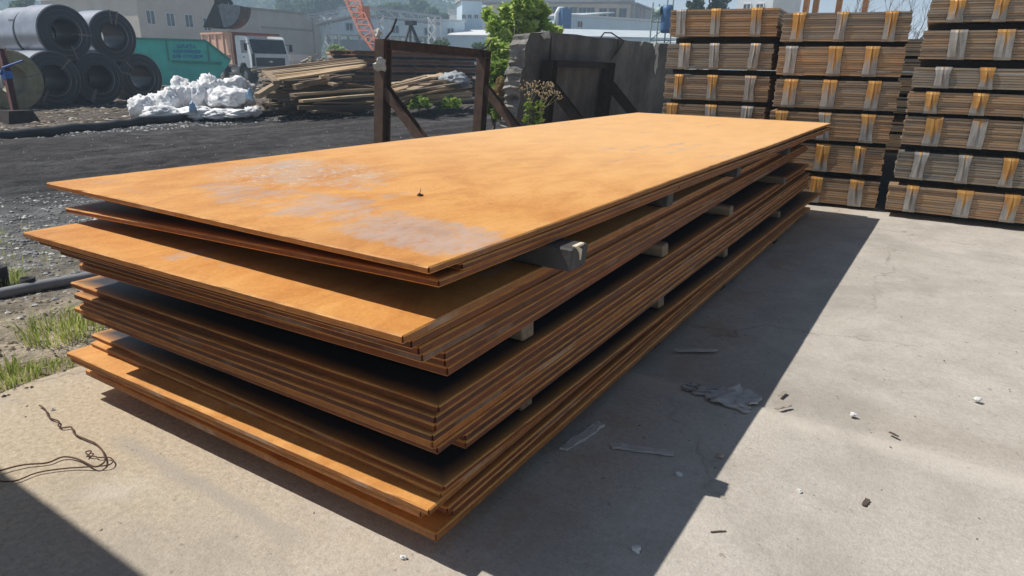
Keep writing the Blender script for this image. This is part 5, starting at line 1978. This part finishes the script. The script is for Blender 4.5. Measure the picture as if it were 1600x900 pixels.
# crane with orange lattice boom
cb = flat(at(580, 90, 52))
t = thing('crawler_crane', 'crane with a tall orange lattice boom behind the rusty pile', 'crane', cb)
foot = at(586, 78, 52) - cb
tipv = at(540, -26, 54) - cb
tip = foot + (tipv - foot)
side = Vector((math.cos(RAD(33)), math.sin(RAD(33)), 0))
nrm = Vector((-.5, .8, 0)).normalized()
bm_ = MB()
def ch(f, sx, sy):
    w = .35 + .75 * min(1, f * 4)
    return foot.lerp(tip, f) + side * sx * w * .5 + nrm * sy * w * .42
for sx in (-1, 1):
    for sy in (-1, 1):
        bm_.tube([ch(k / 8, sx, sy) for k in range(9)], .05, 5)
bm_.build('boom_chords', M['crane_orange'], t)
lw = MB()
N_ = 11
for k in range(N_):
    f0, f1 = k / N_, (k + 1) / N_
    for sy in (-1, 1):
        lw.tube([ch(f0, -1, sy), ch(f1, 1, sy)], .028, 4)
        lw.tube([ch(f1, -1, sy), ch(f1, 1, sy)], .028, 4)
    for sx in (-1, 1):
        lw.tube([ch(f0, sx, -1), ch(f1, sx, 1)], .028, 4)
lw.build('boom_lacing', M['crane_orange'], t)
MB().box(foot.lerp(tip, .55) + side * .45, (.45, .8, 1.0)).build('boom_platform', M['crane_orange'], t)
MB().box((0, 0, 1.2), (3.2, 3.0, 1.4)).build('crane_house', M['crane_orange'], t)
for s in (-1.2, 1.2):
    MB().box((0, s, .3), (3.8, .6, .62)).build('track', M['chassis'], t)
MB().tube([foot + Vector((1.0, .4, .3)), at(660, 64, 50) - cb], .03, 4).build('stay_cable', M['gantry_black'], t)

# black A-frame gantry
gb = at(642, 37, 50)
g0 = flat(gb)
t = thing('a_frame_gantry', 'small black A-frame gantry behind the rusty pile', 'gantry', g0)
tz = gb.z
for px, py in ((633, 66), (641, 66), (651, 64), (656, 70)):
    q = at(px, py, 50) - g0
    dirq = q - Vector((0, 0, tz))
    k = (tz - .0) / (tz - q.z)
    ft = Vector((0, 0, tz)) + dirq * k
    MB().beam((ft.x, ft.y, 0), (0, 0, tz), .13, .13).build('leg', M['gantry_black'], t)
MB().box((0, 0, tz + .05), (.75, .5, .3)).build('head', M['gantry_black'], t)

# floodlight mast
mbp = flat(at(1030, 90, 30))
t = thing('lattice_mast', 'pale green lattice mast with a blue motor and floodlight', 'mast', mbp)
sd = Vector((math.cos(RAD(20)), math.sin(RAD(20)), 0))
bkv = Vector((-sd.y, sd.x, 0))
for i, (a, b) in enumerate(((-.45, 0), (.40, 0), (-.2, .8), (.15, .8))):
    p = sd * a + bkv * b
    MB().tube([(p.x * 1.15, p.y * 1.15, 0), (p.x, p.y, 5.2 if i in (1, 3) else 4.1)], .035, 6).build('pole', M['mast_green'], t)
lc = MB()
for k in range(6):
    z0, z1 = .3 + k * .75, 1.05 + k * .75
    if z1 > 4.1:
        break
    a, b = sd * -.45, sd * .40
    lc.tube([(a.x, a.y, z0), (b.x, b.y, z0)], .018, 4)
    lc.tube([(a.x, a.y, z0), (b.x, b.y, z1)], .018, 4)
lc.build('lacing', M['mast_green'], t)
p = sd * .18
MB().lathe([(0, -.55), (.2, -.55), (.24, -.4), (.24, .4), (.2, .6), (0, .6)], 14, 'Z', False).build('motor', M['fan_blue'], t, True).location = (p.x, p.y, 3.4)
p = sd * -.22
MB().lathe([(0, -.12), (.12, -.12), (.22, .16), (.2, .18), (0, .0)], 12, 'X', False).build('floodlight', M['mast_green'], t, True).location = (p.x, p.y, 3.75)
MB().box((p.x + .05, p.y, 3.55), (.45, .1, .08)).build('cross_arm', M['mast_green'], t)

# ================================================================== FAR TREES
rt = random.Random(90)
FT = [(1118, -2, 34, 26, 55, 'leaf_poplar', 'dense grey green poplars above the left pack column'),
      (1092, 8, 9, 16, 55, 'leaf_poplar', 'slim poplar left of the dense ones'), (1078, 12, 5, 8, 56, 'leaf_poplar', 'small thin poplar at the far left of the group')]
for k, (px, py, rx, ry, d, lf_, lb) in enumerate(FT):
    lst = [(px + rt.uniform(-.7, .7) * rx, py + rt.uniform(-.9, .9) * ry, rx * .36, ry * .5) for _ in range(14)]
    cl = px_clumps(lst, d)
    b = at(px, 90, d)
    tree('poplar_tree', lb, 'tree', (b.x, b.y, 0), 8, cl, lf_, 2600 if k == 0 else 700, .22, .16, 'poplars beyond the packs', seed=k + 40)
FT = [(500, 6, 34, 24, 150, 'dark green tree left of the crane boom'), (455, 14, 24, 18, 160, 'tree behind the plain grey wall end'), (610, 16, 26, 15, 160, 'tree right of the crane boom'),
      (650, 14, 24, 16, 165, 'broad tree above the lattice bridge'), (675, 28, 20, 12, 150, 'lower bushy tree at the bridge end'), (690, 40, 14, 8, 110, 'bush above the elevated shed roof')]
for k, (px, py, rx, ry, d, lb) in enumerate(FT):
    lst = [(px + rt.gauss(0, .5) * rx, py + rt.gauss(0, .45) * ry, rx * .42, ry * .45) for _ in range(12)]
    cl = px_clumps(lst, d)
    b = at(px, 92, d)
    tree('tree', lb, 'tree', (b.x, b.y, 0), 14, cl, 'leaf_far', 1700, .75, .3, 'trees beyond the works', seed=k + 60)
cl = px_clumps([(524, 76, 9, 6), (534, 80, 8, 6), (516, 82, 8, 5)], 60)
tree('bush', 'yellow green bush under the elevated blue shed', 'shrub', (cl[0][0].x, cl[0][0].y, 0), 2, cl, 'leaf_weed', 420, .25, .05, seed=3)
cl = px_clumps([(30, 14, 14, 12), (42, 6, 12, 12), (95, 4, 10, 12), (36, 22, 10, 6)], 80)
tree('tree', 'sparse tree in front of the bluish shed behind the coils', 'tree', (cl[0][0].x, cl[0][0].y, 0), 8, cl, 'leaf_far', 900, .35, .15, 'trees beyond the works', seed=5)
# dark hedge under the annex
cl = px_clumps([(770, 72, 14, 6), (792, 74, 14, 7), (748, 72, 10, 5), (690, 68, 12, 5)], 62)
tree('hedge', 'dark hedge at the foot of the blue annex', 'hedge', (cl[0][0].x, cl[0][0].y, 0), 2, cl, 'leaf_far', 900, .25, .06, seed=15)

# forest on the hill
mb = MB()
rf = random.Random(4)
for _ in range(950):
    px = rf.uniform(-120, 900)
    k = rf.random()
    d = 238 + k * 110
    b = at(px, 100, d)
    z = hill_top(px) * math.sin(min(1, (d - 235) / 110) * math.pi / 2)
    r = rf.uniform(2.2, 4.6)
    leaf_cloud(mb, (b.x, b.y, z + r * .8), (r, r, r * rf.uniform(.9, 1.4)), 22, 2.4, rf, .3, 1.2)
tag(mb.build('forest', M['leaf_far'], fix=False), 'wooded hillside behind the works', 'forest', kind='stuff')

# bare shrubs above the middle packs
for q, (px, d, n, lb) in enumerate(((1335, 24, 26, 'bare branching shrub above the middle packs, left one'), (1400, 25, 30, 'bare branching shrub above the middle packs, right one'))):
    b = flat(at(px, 100, d))
    mb = MB()
    rb = random.Random(px)

    def br(p, dr, L, r, lev):
        e = p + dr * L
        md = (p + e) / 2 + Vector((rb.gauss(0, 1), rb.gauss(0, 1), 0)) * L * .06
        mb.tube([p, md, e], r, 4, False, r * .6)
        if lev < 4:
            for _ in range(3 if lev < 3 else 4):
                d2 = (dr + Vector((rb.gauss(0, .38), rb.gauss(0, .38), rb.gauss(.1, .22)))).normalized()
                br(p.lerp(e, rb.uniform(.45, 1)), d2, L * rb.uniform(.5, .8), r * .55, lev + 1)
    for _ in range(3):
        br(Vector((rb.uniform(-.3, .3), rb.uniform(-.3, .3), -.1)), Vector((rb.gauss(0, .22), rb.gauss(0, .22), 1)).normalized(), 1.9, .045, 0)
    o = mb.build('bare_shrub', M['bare_twig'], fix=False)
    o.location = b
    tag(o, lb, 'shrub', None)

# ================================================================== HAZE
hz = MB().box((-130, 230, 24), (800, 590, 50)).build('haze', [])
hm = bpy.data.materials.new('haze_air')
hm.use_nodes = True
nt = hm.node_tree
nt.nodes.remove(nt.nodes['Principled BSDF'])
pv = nt.nodes.new('ShaderNodeVolumePrincipled')
pv.inputs['Color'].default_value = (.60, .80, 1.0, 1)
pv.inputs['Density'].default_value = .0021
pv.inputs['Anisotropy'].default_value = .3
nt.links.new(pv.outputs[0], nt.nodes['Material Output'].inputs['Volume'])
hz.data.materials.append(hm)
tag(hz, kind='stuff')
